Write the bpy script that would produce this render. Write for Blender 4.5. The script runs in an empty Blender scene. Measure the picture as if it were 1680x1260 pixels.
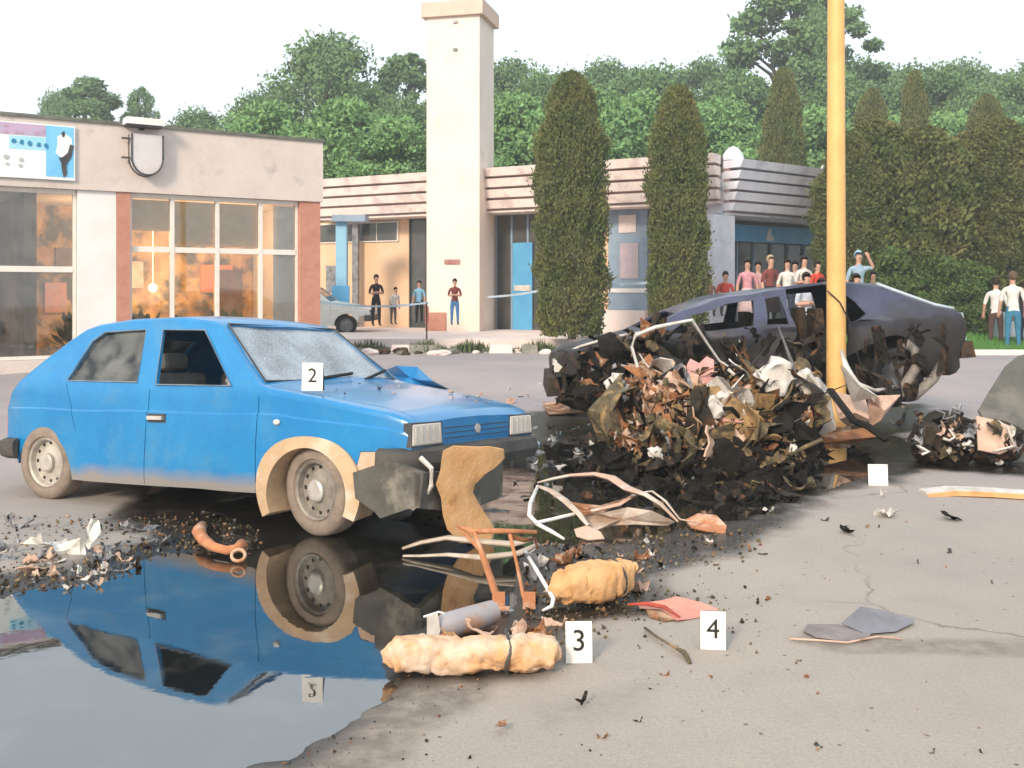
import bpy, bmesh, math, random
import numpy as np
from mathutils import Vector, Matrix, Euler, noise
from mathutils.geometry import tessellate_polygon
C = bpy.context.scene
COL = C.collection
PI = math.pi
R = math.radians

# ------------------------------------------------------------------ camera, sky, sun, exposure
cd = bpy.data.cameras.new('camera'); cam = bpy.data.objects.new('camera', cd); COL.objects.link(cam)
cam.location = (0, 0, 1.5); cam.rotation_euler = (R(90), 0, 0)
cd.lens = 36.0 * 1700 / 1680; cd.sensor_width = 36; cd.shift_y = -150 / 1680.0
cd.clip_start = 0.05; cd.clip_end = 2000
C.camera = cam
w = bpy.data.worlds.new('World'); C.world = w; w.use_nodes = True
nt = w.node_tree; nt.nodes.clear()
sky = nt.nodes.new('ShaderNodeTexSky'); sky.sky_type = 'NISHITA'; sky.sun_disc = False
SUN_EL, SUN_AZ = R(28), R(205)
sky.sun_elevation = SUN_EL; sky.sun_rotation = SUN_AZ; sky.dust_density = 4; sky.air_density = 1.3
bg = nt.nodes.new('ShaderNodeBackground'); bg.inputs[1].default_value = 0.15
mixw = nt.nodes.new('ShaderNodeMixRGB'); mixw.inputs[0].default_value = 0.82
mixw.inputs[2].default_value = (7.2, 7.9, 8.4, 1)          # thin even cloud over the clear sky
wo = nt.nodes.new('ShaderNodeOutputWorld')
nt.links.new(sky.outputs[0], mixw.inputs[1]); nt.links.new(mixw.outputs[0], bg.inputs[0]); nt.links.new(bg.outputs[0], wo.inputs[0])
sd = bpy.data.lights.new('sun', 'SUN'); so = bpy.data.objects.new('sun', sd); COL.objects.link(so)
sd.energy = 3.2; sd.angle = R(11); sd.color = (1.0, 0.84, 0.68)
sv = Vector((math.sin(SUN_AZ) * math.cos(SUN_EL), math.cos(SUN_AZ) * math.cos(SUN_EL), math.sin(SUN_EL)))
so.rotation_euler = sv.to_track_quat('Z', 'Y').to_euler(); so.location = (-6, -10, 12)
C.view_settings.view_transform = 'Standard'; C.view_settings.look = 'None'
C.view_settings.gamma = 1; C.view_settings.exposure = 0.3; C.view_settings.use_curve_mapping = False

def at(px, py, Y): return Vector(((px - 840) / 1700 * Y, Y, 1.5 - (py - 480) / 1700 * Y))
def gp(px, py, z=0.0):
    Y = 1700 * (1.5 - z) / (py - 480); return Vector(((px - 840) / 1700 * Y, Y, z))

# ------------------------------------------------------------------ materials
MATS = {}
def mat(name, c1, c2=None, rough=.7, metal=0, scale=6, bump=0, spec=.5, mix=(.4, .65), fine=0, c3=None, s3=2.5, m3=(.52, .62), emit=0, detail=6, stretch=None):
    if name in MATS: return MATS[name]
    m = bpy.data.materials.new(name); m.use_nodes = True; n = m.node_tree.nodes; l = m.node_tree.links
    b = n['Principled BSDF']; b.inputs['Roughness'].default_value = rough; b.inputs['Metallic'].default_value = metal
    b.inputs['Specular IOR Level'].default_value = spec
    tc = n.new('ShaderNodeTexCoord'); src = tc.outputs['Object']
    if stretch:
        mp = n.new('ShaderNodeMapping'); mp.inputs['Scale'].default_value = stretch; l.new(src, mp.inputs[0]); src = mp.outputs[0]
    def ns(s, d=6):
        t = n.new('ShaderNodeTexNoise'); t.inputs['Scale'].default_value = s; t.inputs['Detail'].default_value = d; t.inputs['Roughness'].default_value = .62
        l.new(src, t.inputs['Vector']); return t.outputs['Fac']
    def ramp(f, a, b_):
        r = n.new('ShaderNodeMapRange'); r.inputs[1].default_value = a; r.inputs[2].default_value = b_; l.new(f, r.inputs[0]); return r.outputs[0]
    def mixc(f, a, b_):
        x = n.new('ShaderNodeMixRGB'); l.new(f, x.inputs[0])
        for i, v in ((1, a), (2, b_)):
            if isinstance(v, tuple): x.inputs[i].default_value = (*v, 1)
            else: l.new(v, x.inputs[i])
        return x.outputs[0]
    col = c1
    if c2: col = mixc(ramp(ns(scale, detail), *mix), c1, c2)
    if c3: col = mixc(ramp(ns(s3, 8), *m3), col, c3)
    if fine:
        g = n.new('ShaderNodeMixRGB'); g.blend_type = 'OVERLAY'; g.inputs[0].default_value = fine
        if isinstance(col, tuple): g.inputs[1].default_value = (*col, 1)
        else: l.new(col, g.inputs[1])
        l.new(ns(scale * 9, 4), g.inputs[2]); col = g.outputs[0]
    if isinstance(col, tuple): b.inputs['Base Color'].default_value = (*col, 1)
    else: l.new(col, b.inputs['Base Color'])
    if bump:
        bp = n.new('ShaderNodeBump'); bp.inputs['Strength'].default_value = bump; bp.inputs['Distance'].default_value = .02
        l.new(ns(scale * 3, 6), bp.inputs['Height']); l.new(bp.outputs[0], b.inputs['Normal'])
    if emit:
        b.inputs['Emission Color'].default_value = (*c1, 1); b.inputs['Emission Strength'].default_value = emit
    MATS[name] = m; return m
def glassmat(name, tint=(.9, .95, 1), refl=.25, dirt=0, dirtcol=(.5, .55, .6), dscale=4, base_rough=.03):
    m = bpy.data.materials.new(name); m.use_nodes = True; n = m.node_tree.nodes; l = m.node_tree.links; n.clear()
    o = n.new('ShaderNodeOutputMaterial'); tr = n.new('ShaderNodeBsdfTransparent'); tr.inputs[0].default_value = (*tint, 1)
    gl = n.new('ShaderNodeBsdfGlossy'); gl.inputs['Roughness'].default_value = base_rough
    fr = n.new('ShaderNodeFresnel'); fr.inputs[0].default_value = 1.5
    ad = n.new('ShaderNodeMath'); ad.operation = 'ADD'; ad.inputs[1].default_value = refl; ad.use_clamp = True; l.new(fr.outputs[0], ad.inputs[0])
    mx = n.new('ShaderNodeMixShader'); l.new(ad.outputs[0], mx.inputs[0]); l.new(tr.outputs[0], mx.inputs[1]); l.new(gl.outputs[0], mx.inputs[2])
    out = mx.outputs[0]
    if dirt:
        df = n.new('ShaderNodeBsdfDiffuse'); df.inputs[0].default_value = (*dirtcol, 1)
        tc = n.new('ShaderNodeTexCoord'); t = n.new('ShaderNodeTexNoise'); t.inputs['Scale'].default_value = dscale; t.inputs['Detail'].default_value = 8
        l.new(tc.outputs['Object'], t.inputs[0]); r = n.new('ShaderNodeMapRange'); r.inputs[1].default_value = .35; r.inputs[2].default_value = .7; r.inputs[4].default_value = dirt
        l.new(t.outputs[0], r.inputs[0]); m2 = n.new('ShaderNodeMixShader'); l.new(r.outputs[0], m2.inputs[0]); l.new(out, m2.inputs[1]); l.new(df.outputs[0], m2.inputs[2]); out = m2.outputs[0]
    l.new(out, o.inputs[0]); MATS[name] = m; return m

# ------------------------------------------------------------------ mesh helpers
class MB:
    def __init__(s): s.v = []; s.f = []; s.mi = []
    def add(s, vs, fs, mi=0):
        o = len(s.v); s.v += [tuple(p) for p in vs]; s.f += [tuple(i + o for i in f) for f in fs]; s.mi += [mi] * len(fs)
    def box(s, x0, x1, y0, y1, z0, z1, M=None, mi=0, taper=0):
        t = taper
        vs = [(x0, y0, z0), (x1, y0, z0), (x1, y1, z0), (x0, y1, z0), (x0 + t, y0 + t, z1), (x1 - t, y0 + t, z1), (x1 - t, y1 - t, z1), (x0 + t, y1 - t, z1)]
        if M: vs = [M @ Vector(p) for p in vs]
        s.add(vs, [(3, 2, 1, 0), (4, 5, 6, 7), (0, 1, 5, 4), (1, 2, 6, 5), (2, 3, 7, 6), (3, 0, 4, 7)], mi)
    def tube(s, pts, r, n=8, mi=0, closed=False, flat=1.0):
        pts = [Vector(p) for p in pts]; N = len(pts); rs = r if isinstance(r, (list, tuple)) else [r] * N; vs = []
        for i, p in enumerate(pts):
            if closed: d = pts[(i + 1) % N] - pts[i - 1]
            else: d = pts[min(i + 1, N - 1)] - pts[max(i - 1, 0)]
            d.normalize(); u = d.cross(Vector((0, 0, 1)));
            if u.length < .05: u = d.cross(Vector((1, 0, 0)))
            u.normalize(); q = u.cross(d)
            for k in range(n):
                a = 2 * PI * k / n; vs.append(p + u * math.cos(a) * rs[i] + q * math.sin(a) * rs[i] * flat)
        fs = []
        for i in range(N if closed else N - 1):
            j = (i + 1) % N
            for k in range(n): fs.append((i * n + k, i * n + (k + 1) % n, j * n + (k + 1) % n, j * n + k))
        if not closed: fs += [tuple(range(n))[::-1], tuple((N - 1) * n + k for k in range(n))]
        s.add(vs, fs, mi)
    def lathe(s, prof, n=32, M=None, mi=0):                      # profile (r, h) about the local y axis
        vs = []; P = len(prof)
        for k in range(n):
            a = 2 * PI * k / n
            for r, h in prof: vs.append((r * math.cos(a), h, r * math.sin(a)))
        if M: vs = [M @ Vector(p) for p in vs]
        fs = []
        for k in range(n):
            k2 = (k + 1) % n
            for i in range(P - 1): fs.append((k * P + i, k2 * P + i, k2 * P + i + 1, k * P + i + 1))
        s.add(vs, fs, mi)
    def prism(s, poly, a, b, f=lambda u, v, h: (u, h, v), mi=0):  # polygon (u, v) between heights a and b
        n = len(poly); vs = [f(u, v, a) for u, v in poly] + [f(u, v, b) for u, v in poly]
        tri = tessellate_polygon([[Vector((u, v, 0)) for u, v in poly]])
        fs = [tuple(t) for t in tri] + [tuple(i + n for i in t[::-1]) for t in tri] + [(i, i + n, (i + 1) % n + n, (i + 1) % n) for i in range(n)]
        s.add(vs, fs, mi)
    def ico(s, c, r, sub=1, sc=(1, 1, 1), mi=0, jit=0, seed=0):
        bm = bmesh.new(); bmesh.ops.create_icosphere(bm, subdivisions=sub, radius=r); rnd = random.Random(seed)
        vs = []
        for v in bm.verts:
            k = 1 + rnd.uniform(-jit, jit); vs.append((c[0] + v.co.x * sc[0] * k, c[1] + v.co.y * sc[1] * k, c[2] + v.co.z * sc[2] * k))
        s.add(vs, [tuple(v.index for v in f.verts) for f in bm.faces], mi); bm.free()
    def mesh(s, name):
        me = bpy.data.meshes.new(name); me.from_pydata(s.v, [], s.f); me.update()
        if any(s.mi): me.polygons.foreach_set('material_index', s.mi)
        return me
def fixnormals(me):
    bm = bmesh.new(); bm.from_mesh(me); bmesh.ops.recalc_face_normals(bm, faces=bm.faces); bm.to_mesh(me); bm.free()
def link(name, me, mats, parent=None, smooth=None, fix=True):
    if isinstance(me, MB): me = me.mesh(name)
    if fix: fixnormals(me)
    if mats is not None:
        for m in (mats if isinstance(mats, (list, tuple)) else [mats]): me.materials.append(m)
    if smooth is not None:
        me.shade_smooth() if smooth >= 180 else me.set_sharp_from_angle(angle=R(smooth))
        if smooth < 180:
            me.polygons.foreach_set('use_smooth', [True] * len(me.polygons))
    o = bpy.data.objects.new(name, me); COL.objects.link(o)
    if parent: o.parent = parent
    return o
def tag(o, label, cat, group=None, kind=None):
    if label: o['label'] = label
    if cat: o['category'] = cat
    if group: o['group'] = group
    if kind: o['kind'] = kind
    return o
def thing(name, label, cat, loc=(0, 0, 0), rz=0, group=None):
    o = bpy.data.objects.new(name, None); COL.objects.link(o); o.empty_display_size = .2
    o.location = loc; o.rotation_euler = (0, 0, rz); return tag(o, label, cat, group)
def struct(name, mb, m, smooth=None, parent=None, fix=True):
    o = link(name, mb, m, parent, smooth, fix)
    if not parent: o['kind'] = 'structure'
    return o
def dup(root, loc=None, rz=None, label=None, group=None, scale=None):
    r = root.copy(); COL.objects.link(r)
    if loc is not None: r.location = loc
    if rz is not None: r.rotation_euler = (0, 0, rz)
    if label: r['label'] = label
    if group: r['group'] = group
    if scale: r.scale = scale
    for ch in list(root.children):
        c = ch.copy(); COL.objects.link(c); c.parent = r
        for g in ch.children:
            d = g.copy(); COL.objects.link(d); d.parent = c
    return r
def boolean(o, cutters, op='DIFFERENCE'):
    for c in cutters:
        md = o.modifiers.new('b', 'BOOLEAN'); md.operation = op; md.object = c; md.solver = 'EXACT'
    dg = bpy.context.evaluated_depsgraph_get(); me = bpy.data.meshes.new_from_object(o.evaluated_get(dg))
    o.modifiers.clear(); old = o.data; o.data = me; bpy.data.meshes.remove(old)
    for c in cutters: bpy.data.objects.remove(c)
def fbm(x, y, z=0., o=4): return noise.fractal(Vector((x, y, z)), 1.0, 2.0, o)

M_soot = mat('soot', (.008, .007, .006), (.022, .019, .015), rough=.85, scale=5, bump=.5, spec=.2)
M_char = mat('charred metal', (.014, .012, .010), (.05, .036, .022), rough=.7, scale=7, bump=.6, spec=.25, c3=(.14, .06, .025), s3=3, m3=(.55, .68))
M_rust = mat('rusty sheet', (.32, .13, .045), (.12, .05, .022), rough=.8, scale=5, bump=.5, c3=(.45, .3, .2), s3=4)
M_tan = mat('tan foam', (.66, .39, .19), (.58, .30, .12), rough=.95, scale=7, bump=.5, c3=(.40, .21, .10), s3=7, m3=(.57, .7), spec=.2)
M_peach = mat('ash stained peach sheet', (.62, .42, .32), (.45, .30, .22), rough=.75, scale=6, bump=.3, c3=(.2, .12, .08), s3=5, m3=(.6, .68))
M_white = mat('dirty white sheet', (.62, .59, .55), (.42, .38, .33), rough=.7, scale=6, bump=.3)
M_olive = mat('olive brown muck', (.13, .10, .05), (.05, .04, .025), rough=.8, scale=8, bump=.5, c3=(.3, .2, .09), s3=6)
M_ochre = mat('ochre scorched sheet', (.38, .24, .10), (.14, .085, .04), rough=.75, scale=6, bump=.4)
M_pink = mat('pink upholstery scrap', (.6, .28, .26), (.5, .35, .32), rough=.85, scale=6, bump=.3)
M_red = mat('red plastic sheet', (.62, .15, .10), (.5, .2, .15), rough=.6, scale=5)
M_grey = mat('grey metal', (.28, .28, .29), (.12, .12, .12), rough=.5, metal=.3, scale=6, bump=.3)
M_dark = mat('dark plastic', (.035, .036, .038), (.07, .068, .062), rough=.6, scale=4, bump=.1)
M_black = mat('black rubber', (.012, .012, .012), rough=.8)

# ------------------------------------------------------------------ ground, puddle
POND = [(-260, 1330), (-260, 1010), (0, 978), (60, 962), (130, 957), (190, 935), (235, 915), (330, 908), (400, 900), (435, 880), (400, 850), (330, 835), (420, 815), (560, 815), (700, 775), (830, 745), (900, 722),
        (1000, 728), (1180, 735), (1325, 722), (1400, 728), (1436, 748), (1412, 785), (1345, 806), (1290, 828), (1190, 858), (1090, 868), (1000, 885), (885, 893), (862, 955), (838, 1002), (720, 1012),
        (645, 1055), (628, 1100), (655, 1122), (600, 1165), (520, 1212), (440, 1262), (380, 1330)]
SOOT = [(-260, 1330), (-260, 1000), (0, 950), (120, 935), (220, 895), (215, 850), (240, 800), (480, 780), (640, 735), (820, 700), (880, 676), (950, 668), (880, 648), (900, 615), (1100, 610), (1480, 640), (1520, 690), (1470, 715),
        (1560, 742), (1760, 748), (1760, 782), (1500, 768), (1400, 798), (1345, 818), (1290, 840), (1232, 868), (1190, 892), (1120, 910), (1078, 955), (1048, 1002), (935, 1018), (915, 1060), (905, 1088), (780, 1106), (655, 1118), (520, 1215), (380, 1330)]
DAMP = [(360, 1360), (430, 1250), (640, 1105), (790, 1122), (800, 1145), (735, 1175), (680, 1215), (640, 1280), (600, 1360)]
STRIP = [(1300, 1048), (1340, 1035), (1480, 1050), (1800, 1050), (1800, 1078), (1500, 1072), (1380, 1070)]  # grey band across the right pavement, a darker tone than the asphalt
BRN = [(880, 1160), (960, 1140), (1080, 1120), (1050, 1150), (960, 1185), (900, 1190)]
def wpoly(p): return np.array([(gp(*q).x, gp(*q).y) for q in p])
def sdist(P, X, Y):
    d = np.full(X.shape, 1e9); ins = np.zeros(X.shape, bool); n = len(P)
    for i in range(n):
        a = P[i]; b = P[(i + 1) % n]; e = b - a
        t = np.clip(((X - a[0]) * e[0] + (Y - a[1]) * e[1]) / (e @ e), 0, 1)
        d = np.minimum(d, np.hypot(X - a[0] - t * e[0], Y - a[1] - t * e[1]))
        c = ((a[1] > Y) != (b[1] > Y)) & (X < (b[0] - a[0]) * (Y - a[1]) / (b[1] - a[1] + 1e-12) + a[0]); ins ^= c
    return np.where(ins, -d, d)
_rng = np.random.RandomState(4)
_perm = _rng.rand(256, 256)
def vnoise(x, y):
    xi = np.floor(x).astype(int); yi = np.floor(y).astype(int); fx = x - xi; fy = y - yi; fx = fx * fx * (3 - 2 * fx); fy = fy * fy * (3 - 2 * fy)
    g = lambda a, b: _perm[a % 256, b % 256]
    return (g(xi, yi) * (1 - fx) + g(xi + 1, yi) * fx) * (1 - fy) + (g(xi, yi + 1) * (1 - fx) + g(xi + 1, yi + 1) * fx) * fy
def nfbm(x, y, s, o=4):
    r = 0; a = .5
    for i in range(o): r = r + a * (vnoise(x * s + 17 * i, y * s + 31 * i) - .5); s *= 2.1; a *= .55
    return r
def rise(Y): t = np.clip((Y - 14.5) / 4.0, 0, 1); return .17 * t * t * (3 - 2 * t)
def gridmesh(name, xs, ys, zf, attrs, m, hole=None):
    X, Y = np.meshgrid(xs, ys); Z = zf(X, Y); nx, ny = len(xs), len(ys)
    V = np.stack([X, Y, Z], -1).reshape(-1, 3); i = np.arange(nx * ny).reshape(ny, nx)
    F = np.stack([i[:-1, :-1], i[:-1, 1:], i[1:, 1:], i[1:, :-1]], -1).reshape(-1, 4)
    if hole is not None:
        cx = (X[:-1, :-1] + X[1:, 1:]).ravel() / 2; cy = (Y[:-1, :-1] + Y[1:, 1:]).ravel() / 2; F = F[~hole(cx, cy)]
    me = bpy.data.meshes.new(name); me.from_pydata(V.tolist(), [], F.tolist())
    for k, fn in attrs.items():
        at_ = me.attributes.new(k, 'FLOAT', 'POINT'); at_.data.foreach_set('value', fn(X, Y).ravel().astype(np.float32))
    me.materials.append(m); me.polygons.foreach_set('use_smooth', [True] * len(me.polygons)); me.update()
    o = bpy.data.objects.new(name, me); COL.objects.link(o); return o
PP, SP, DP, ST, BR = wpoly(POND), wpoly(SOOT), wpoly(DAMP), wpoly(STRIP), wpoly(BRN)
def edge(X, Y, k=1.0): return nfbm(X, Y, 2.2, 5) * .5 * k
def pond_d(X, Y): return sdist(PP, X, Y) + edge(X, Y, .55)
def sm(a, b, v): t = np.clip((v - a) / (b - a), 0, 1); return t * t * (3 - 2 * t)
WATER = -0.009
def groundz(X, Y):
    d = pond_d(X, Y); dip = -0.028 * (1 - sm(-.10, .06, d))
    s = 1 - sm(-.1, .25, sdist(SP, X, Y))
    rel = nfbm(X, Y, 3.0, 5) * .006 + nfbm(X, Y, 14, 3) * (.003 + .010 * s)
    islands = np.clip(nfbm(X + 9, Y + 3, 4.5, 4) - .02, 0, 1) * .10 * s * sm(6.3, 7.3, Y) * (1 - sm(10.2, 10.8, Y)) * (1 - sm(2.4, 2.9, X) * sm(8.0, 8.4, Y))
    return dip + rel + islands + rise(Y)
def soot_a(X, Y):
    s = 1 - sm(-.05, .16, sdist(SP, X, Y) + edge(X, Y, .8)); lft = 1 - sm(-1.6, -1.2, X) * 1.0
    return s
def damp_dark_a(X, Y):
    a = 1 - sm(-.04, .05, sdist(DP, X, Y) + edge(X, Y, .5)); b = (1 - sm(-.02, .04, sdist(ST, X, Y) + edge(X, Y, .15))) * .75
    c = (1 - sm(-.08, .1, sdist(BR, X, Y) + edge(X, Y, .5))) * .35
    e = (1 - sm(.0, .22, sdist(SP, X, Y) + edge(X, Y, 1.2))) * .6
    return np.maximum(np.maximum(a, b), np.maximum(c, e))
gm = bpy.data.materials.new('asphalt ground'); gm.use_nodes = True
n = gm.node_tree.nodes; l = gm.node_tree.links; b = n['Principled BSDF']; tc = n.new('ShaderNodeTexCoord')
def N(s, d=6, rg=.6):
    t = n.new('ShaderNodeTexNoise'); t.inputs['Scale'].default_value = s; t.inputs['Detail'].default_value = d; t.inputs['Roughness'].default_value = rg; l.new(tc.outputs['Object'], t.inputs[0]); return t.outputs['Fac']
def RR(f, a, b_, c=0, d=1):
    r = n.new('ShaderNodeMapRange'); r.inputs[1].default_value = a; r.inputs[2].default_value = b_; r.inputs[3].default_value = c; r.inputs[4].default_value = d; l.new(f, r.inputs[0]); return r.outputs[0]
def MX(f, a, b_, bt='MIX'):
    x = n.new('ShaderNodeMixRGB'); x.blend_type = bt
    if isinstance(f, float): x.inputs[0].default_value = f
    else: l.new(f, x.inputs[0])
    for i, v in ((1, a), (2, b_)):
        if isinstance(v, tuple): x.inputs[i].default_value = (*v, 1)
        else: l.new(v, x.inputs[i])
    return x.outputs[0]
def AT(k): a = n.new('ShaderNodeAttribute'); a.attribute_name = k; return a.outputs['Fac']
c = MX(RR(N(.55), .35, .65), (.385, .33, .28), (.33, .29, .255))
c = MX(RR(N(2.5, 8), .5, .75, 0, .45), c, (.275, .245, .22))
sep = n.new('ShaderNodeSeparateXYZ'); l.new(tc.outputs['Object'], sep.inputs[0])
c = MX(RR(sep.outputs[1], 6.5, 9.5), c, MX(RR(N(.4, 7), .4, .62), (.29, .26, .275), (.36, .31, .30)))
c = MX(RR(N(60, 3, .7), .40, .75, .0, 1), c, MX(.22, c, (.08, .08, .08)))
vor = n.new('ShaderNodeTexVoronoi'); vor.inputs['Scale'].default_value = 9; l.new(tc.outputs['Object'], vor.inputs[0])
c = MX(RR(vor.outputs['Distance'], .05, .09, 1, 0), c, (.10, .08, .07))
wn = n.new('ShaderNodeTexNoise'); wn.inputs['Scale'].default_value = 1.3; wn.inputs['Detail'].default_value = 6; l.new(tc.outputs['Object'], wn.inputs[0])
wa = n.new('ShaderNodeMixRGB'); wa.blend_type = 'ADD'; wa.inputs[0].default_value = .8; l.new(tc.outputs['Object'], wa.inputs[1]); l.new(wn.outputs['Color'], wa.inputs[2])
vc = n.new('ShaderNodeTexVoronoi'); vc.feature = 'DISTANCE_TO_EDGE'; vc.inputs['Scale'].default_value = .33; l.new(wa.outputs[0], vc.inputs[0])
crk = n.new('ShaderNodeMath'); crk.operation = 'MULTIPLY'; l.new(RR(vc.outputs['Distance'], .0, .006, .7, 0), crk.inputs[0]); l.new(RR(N(.7), .48, .58), crk.inputs[1])
c = MX(crk.outputs[0], c, (.09, .08, .07))
c = MX(RR(N(170, 2, .8), .56, .72, 0, .5), c, (.52, .48, .43)); c = MX(RR(N(120, 2, .8), .60, .75, 0, .55), c, (.12, .105, .10))
c = MX(AT('damp_dark'), c, MX(RR(N(12, 6), .4, .65), (.17, .145, .12), (.28, .24, .20)))
c = MX(AT('soot'), c, MX(RR(N(7, 8, .7), .50, .74), (.012, .011, .009), MX(RR(N(3), .4, .6), (.07, .05, .028), (.11, .09, .07))))
l.new(c, b.inputs['Base Color'])
rgh = n.new('ShaderNodeMath'); rgh.operation = 'MULTIPLY_ADD'; l.new(AT('soot'), rgh.inputs[0]); rgh.inputs[1].default_value = -.62; rgh.inputs[2].default_value = .85; l.new(rgh.outputs[0], b.inputs['Roughness'])
bp = n.new('ShaderNodeBump'); bp.inputs['Strength'].default_value = .5; bp.inputs['Distance'].default_value = .01; l.new(N(70, 5, .7), bp.inputs['Height']); l.new(bp.outputs[0], b.inputs['Normal'])
A = dict(soot=soot_a, damp_dark=damp_dark_a)
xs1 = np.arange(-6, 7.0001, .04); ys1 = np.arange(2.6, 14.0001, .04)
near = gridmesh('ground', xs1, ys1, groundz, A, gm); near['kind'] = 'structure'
def far_axis(a, b, lo, hi):
    return np.array(sorted(set([round(v, 4) for v in list(np.linspace(a, lo, 24)) + list(np.linspace(lo, hi, 27)) + list(np.linspace(hi, b, 24))])))
road = gridmesh('road', far_axis(-300, 300, -6, 7), np.array(list(np.linspace(-60, 2.6, 14)) + list(np.linspace(2.6, 14, 20))[1:] + list(np.linspace(14, 40, 60))[1:] + list(np.linspace(40, 600, 20))[1:]),
                lambda X, Y: rise(Y) + 0 * X, dict(soot=lambda X, Y: 0 * X, damp_dark=lambda X, Y: 0 * X), gm, hole=lambda x, y: (x > -6) & (x < 7) & (y > 2.6) & (y < 14)); road['kind'] = 'structure'
# standing water: the low part of the ground shows through a level sheet of dark oily water
wm = bpy.data.materials.new('dark oily water'); wm.use_nodes = True; n = wm.node_tree.nodes; l = wm.node_tree.links; b = n['Principled BSDF']; tc = n.new('ShaderNodeTexCoord')
l.new(MX(RR(N(3.0, 10, .7), .50, .74), (.010, .010, .009), (.06, .052, .038)), b.inputs['Base Color']); b.inputs['IOR'].default_value = 3.1
l.new(RR(N(3.0, 10, .7), .50, .80, .02, .10), b.inputs['Roughness'])
bp = n.new('ShaderNodeBump'); bp.inputs['Strength'].default_value = .02; bp.inputs['Distance'].default_value = .02; l.new(N(5, 3), bp.inputs['Height']); l.new(bp.outputs[0], b.inputs['Normal'])
pud = gridmesh('puddle', np.arange(-6, 6, .12), np.arange(2.6, 12, .12), lambda X, Y: WATER + 0 * X, {}, wm, hole=lambda x, y: pond_d(x, y) > .12); pud['kind'] = 'structure'

# ------------------------------------------------------------------ car shells
def car_shell(top, bot, cw, d=0.0, nst=46, belt=.92, tumble=.42, crease=None, taper=(.2, .93, -2.6, .93), ends=None):
    xf, xr = top[-1][0] - d, top[0][0] + d
    def ip(tb, x):
        for (a, za), (b_, zb_) in zip(tb, tb[1:]):
            if a <= x <= b_: return za + (zb_ - za) * (x - a) / (b_ - a)
        return tb[0][1] if x < tb[0][0] else tb[-1][1]
    xs = sorted(set([min(max(p[0], xr), xf) for p in top] + list(np.linspace(xr, xf, nst)) + [xr, xf])); xs2 = [xs[0]]
    for x in xs[1:]:
        if x - xs2[-1] > .012: xs2.append(x)
    xs2[-1] = xf
    def hw(x, z):
        w_ = cw - .0 if z <= belt else cw - tumble * (z - belt)
        if crease and z > crease(x): w_ -= .012
        if z < .35: w_ -= .15 * (.35 - z)
        a, fa, b_, fb = taper
        if x > a: t = (x - a) / (top[-1][0] - a); w_ *= 1 - (1 - fa) * t ** 2.2
        if x < b_: t = (b_ - x) / (b_ - top[0][0]); w_ *= 1 - (1 - fb) * t ** 2.2
        return w_
    rings = []
    for x in xs2:
        zt = ip(top, x) - d; zb = ip(bot, x) + d; r = .035; ring = []
        w0 = hw(x, zb) - d
        for k in range(4): ring.append((x, w0 * k / 4, zb))
        cz = crease(x) if crease else (zb + zt) / 2
        cz = min(cz, zt - r - .04)
        lv = list(np.linspace(zb, cz - .006, 8)) + list(np.linspace(cz + .006, zt - r, 10))
        for z in lv: ring.append((x, hw(x, z) - d, z))
        wt = hw(x, zt - r) - d; cr = .025
        for k in (1, 2, 3): a = k * PI / 6; ring.append((x, wt - r + r * math.cos(a), zt - r + r * math.sin(a)))
        for k in range(6): u = 1 - k / 6; ring.append((x, (wt - r) * (1 - (k + 1) / 7.0 + 0) if k < 6 else 0, zt + cr * (1 - (1 - (k + 1) / 7.0) ** 2)))
        ring.append((x, 0, zt + cr)); rings.append(ring)
    mb = MB(); n_ = len(rings[0]); full = []
    for ring in rings:
        full.append([(x, -y, z) for x, y, z in ring] + [(x, y, z) for x, y, z in ring[-2:0:-1]])
    m_ = len(full[0]); vs = [p for rg in full for p in rg]; fs = []
    for i in range(len(full) - 1):
        for k in range(m_): fs.append((i * m_ + k, i * m_ + (k + 1) % m_, (i + 1) * m_ + (k + 1) % m_, (i + 1) * m_ + k))
    fs += [tuple(range(m_)), tuple((len(full) - 1) * m_ + k for k in range(m_))[::-1]]
    mb.add(vs, fs); return mb
def cutter(poly, y0=-1.2, y1=1.2):
    mb = MB(); mb.prism(poly, y0, y1); return link('cut', mb, None)
def cut_cyl(x, z, r, y0, y1, n=40): return cutter([(x + r * math.cos(2 * PI * k / n), z + r * math.sin(2 * PI * k / n)) for k in range(n)], y0, y1)
def cut_slant(p0, p1, w0, w1, dep=.07):
    a = Vector((p0[0], 0, p0[1])); b_ = Vector((p1[0], 0, p1[1])); d = (b_ - a).normalized(); nn = d.cross(Vector((0, 1, 0))).normalized(); vs = []
    for s in (-dep, dep):
        for q, w_ in ((a, w0), (b_, w1)):
            vs.append(q + nn * s + Vector((0, -w_, 0))); vs.append(q + nn * s + Vector((0, w_, 0)))
    mb = MB(); mb.add(vs, [(0, 1, 3, 2), (4, 6, 7, 5), (0, 4, 5, 1), (2, 3, 7, 6), (0, 2, 6, 4), (1, 5, 7, 3)]); return link('cut', mb, None)
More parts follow.
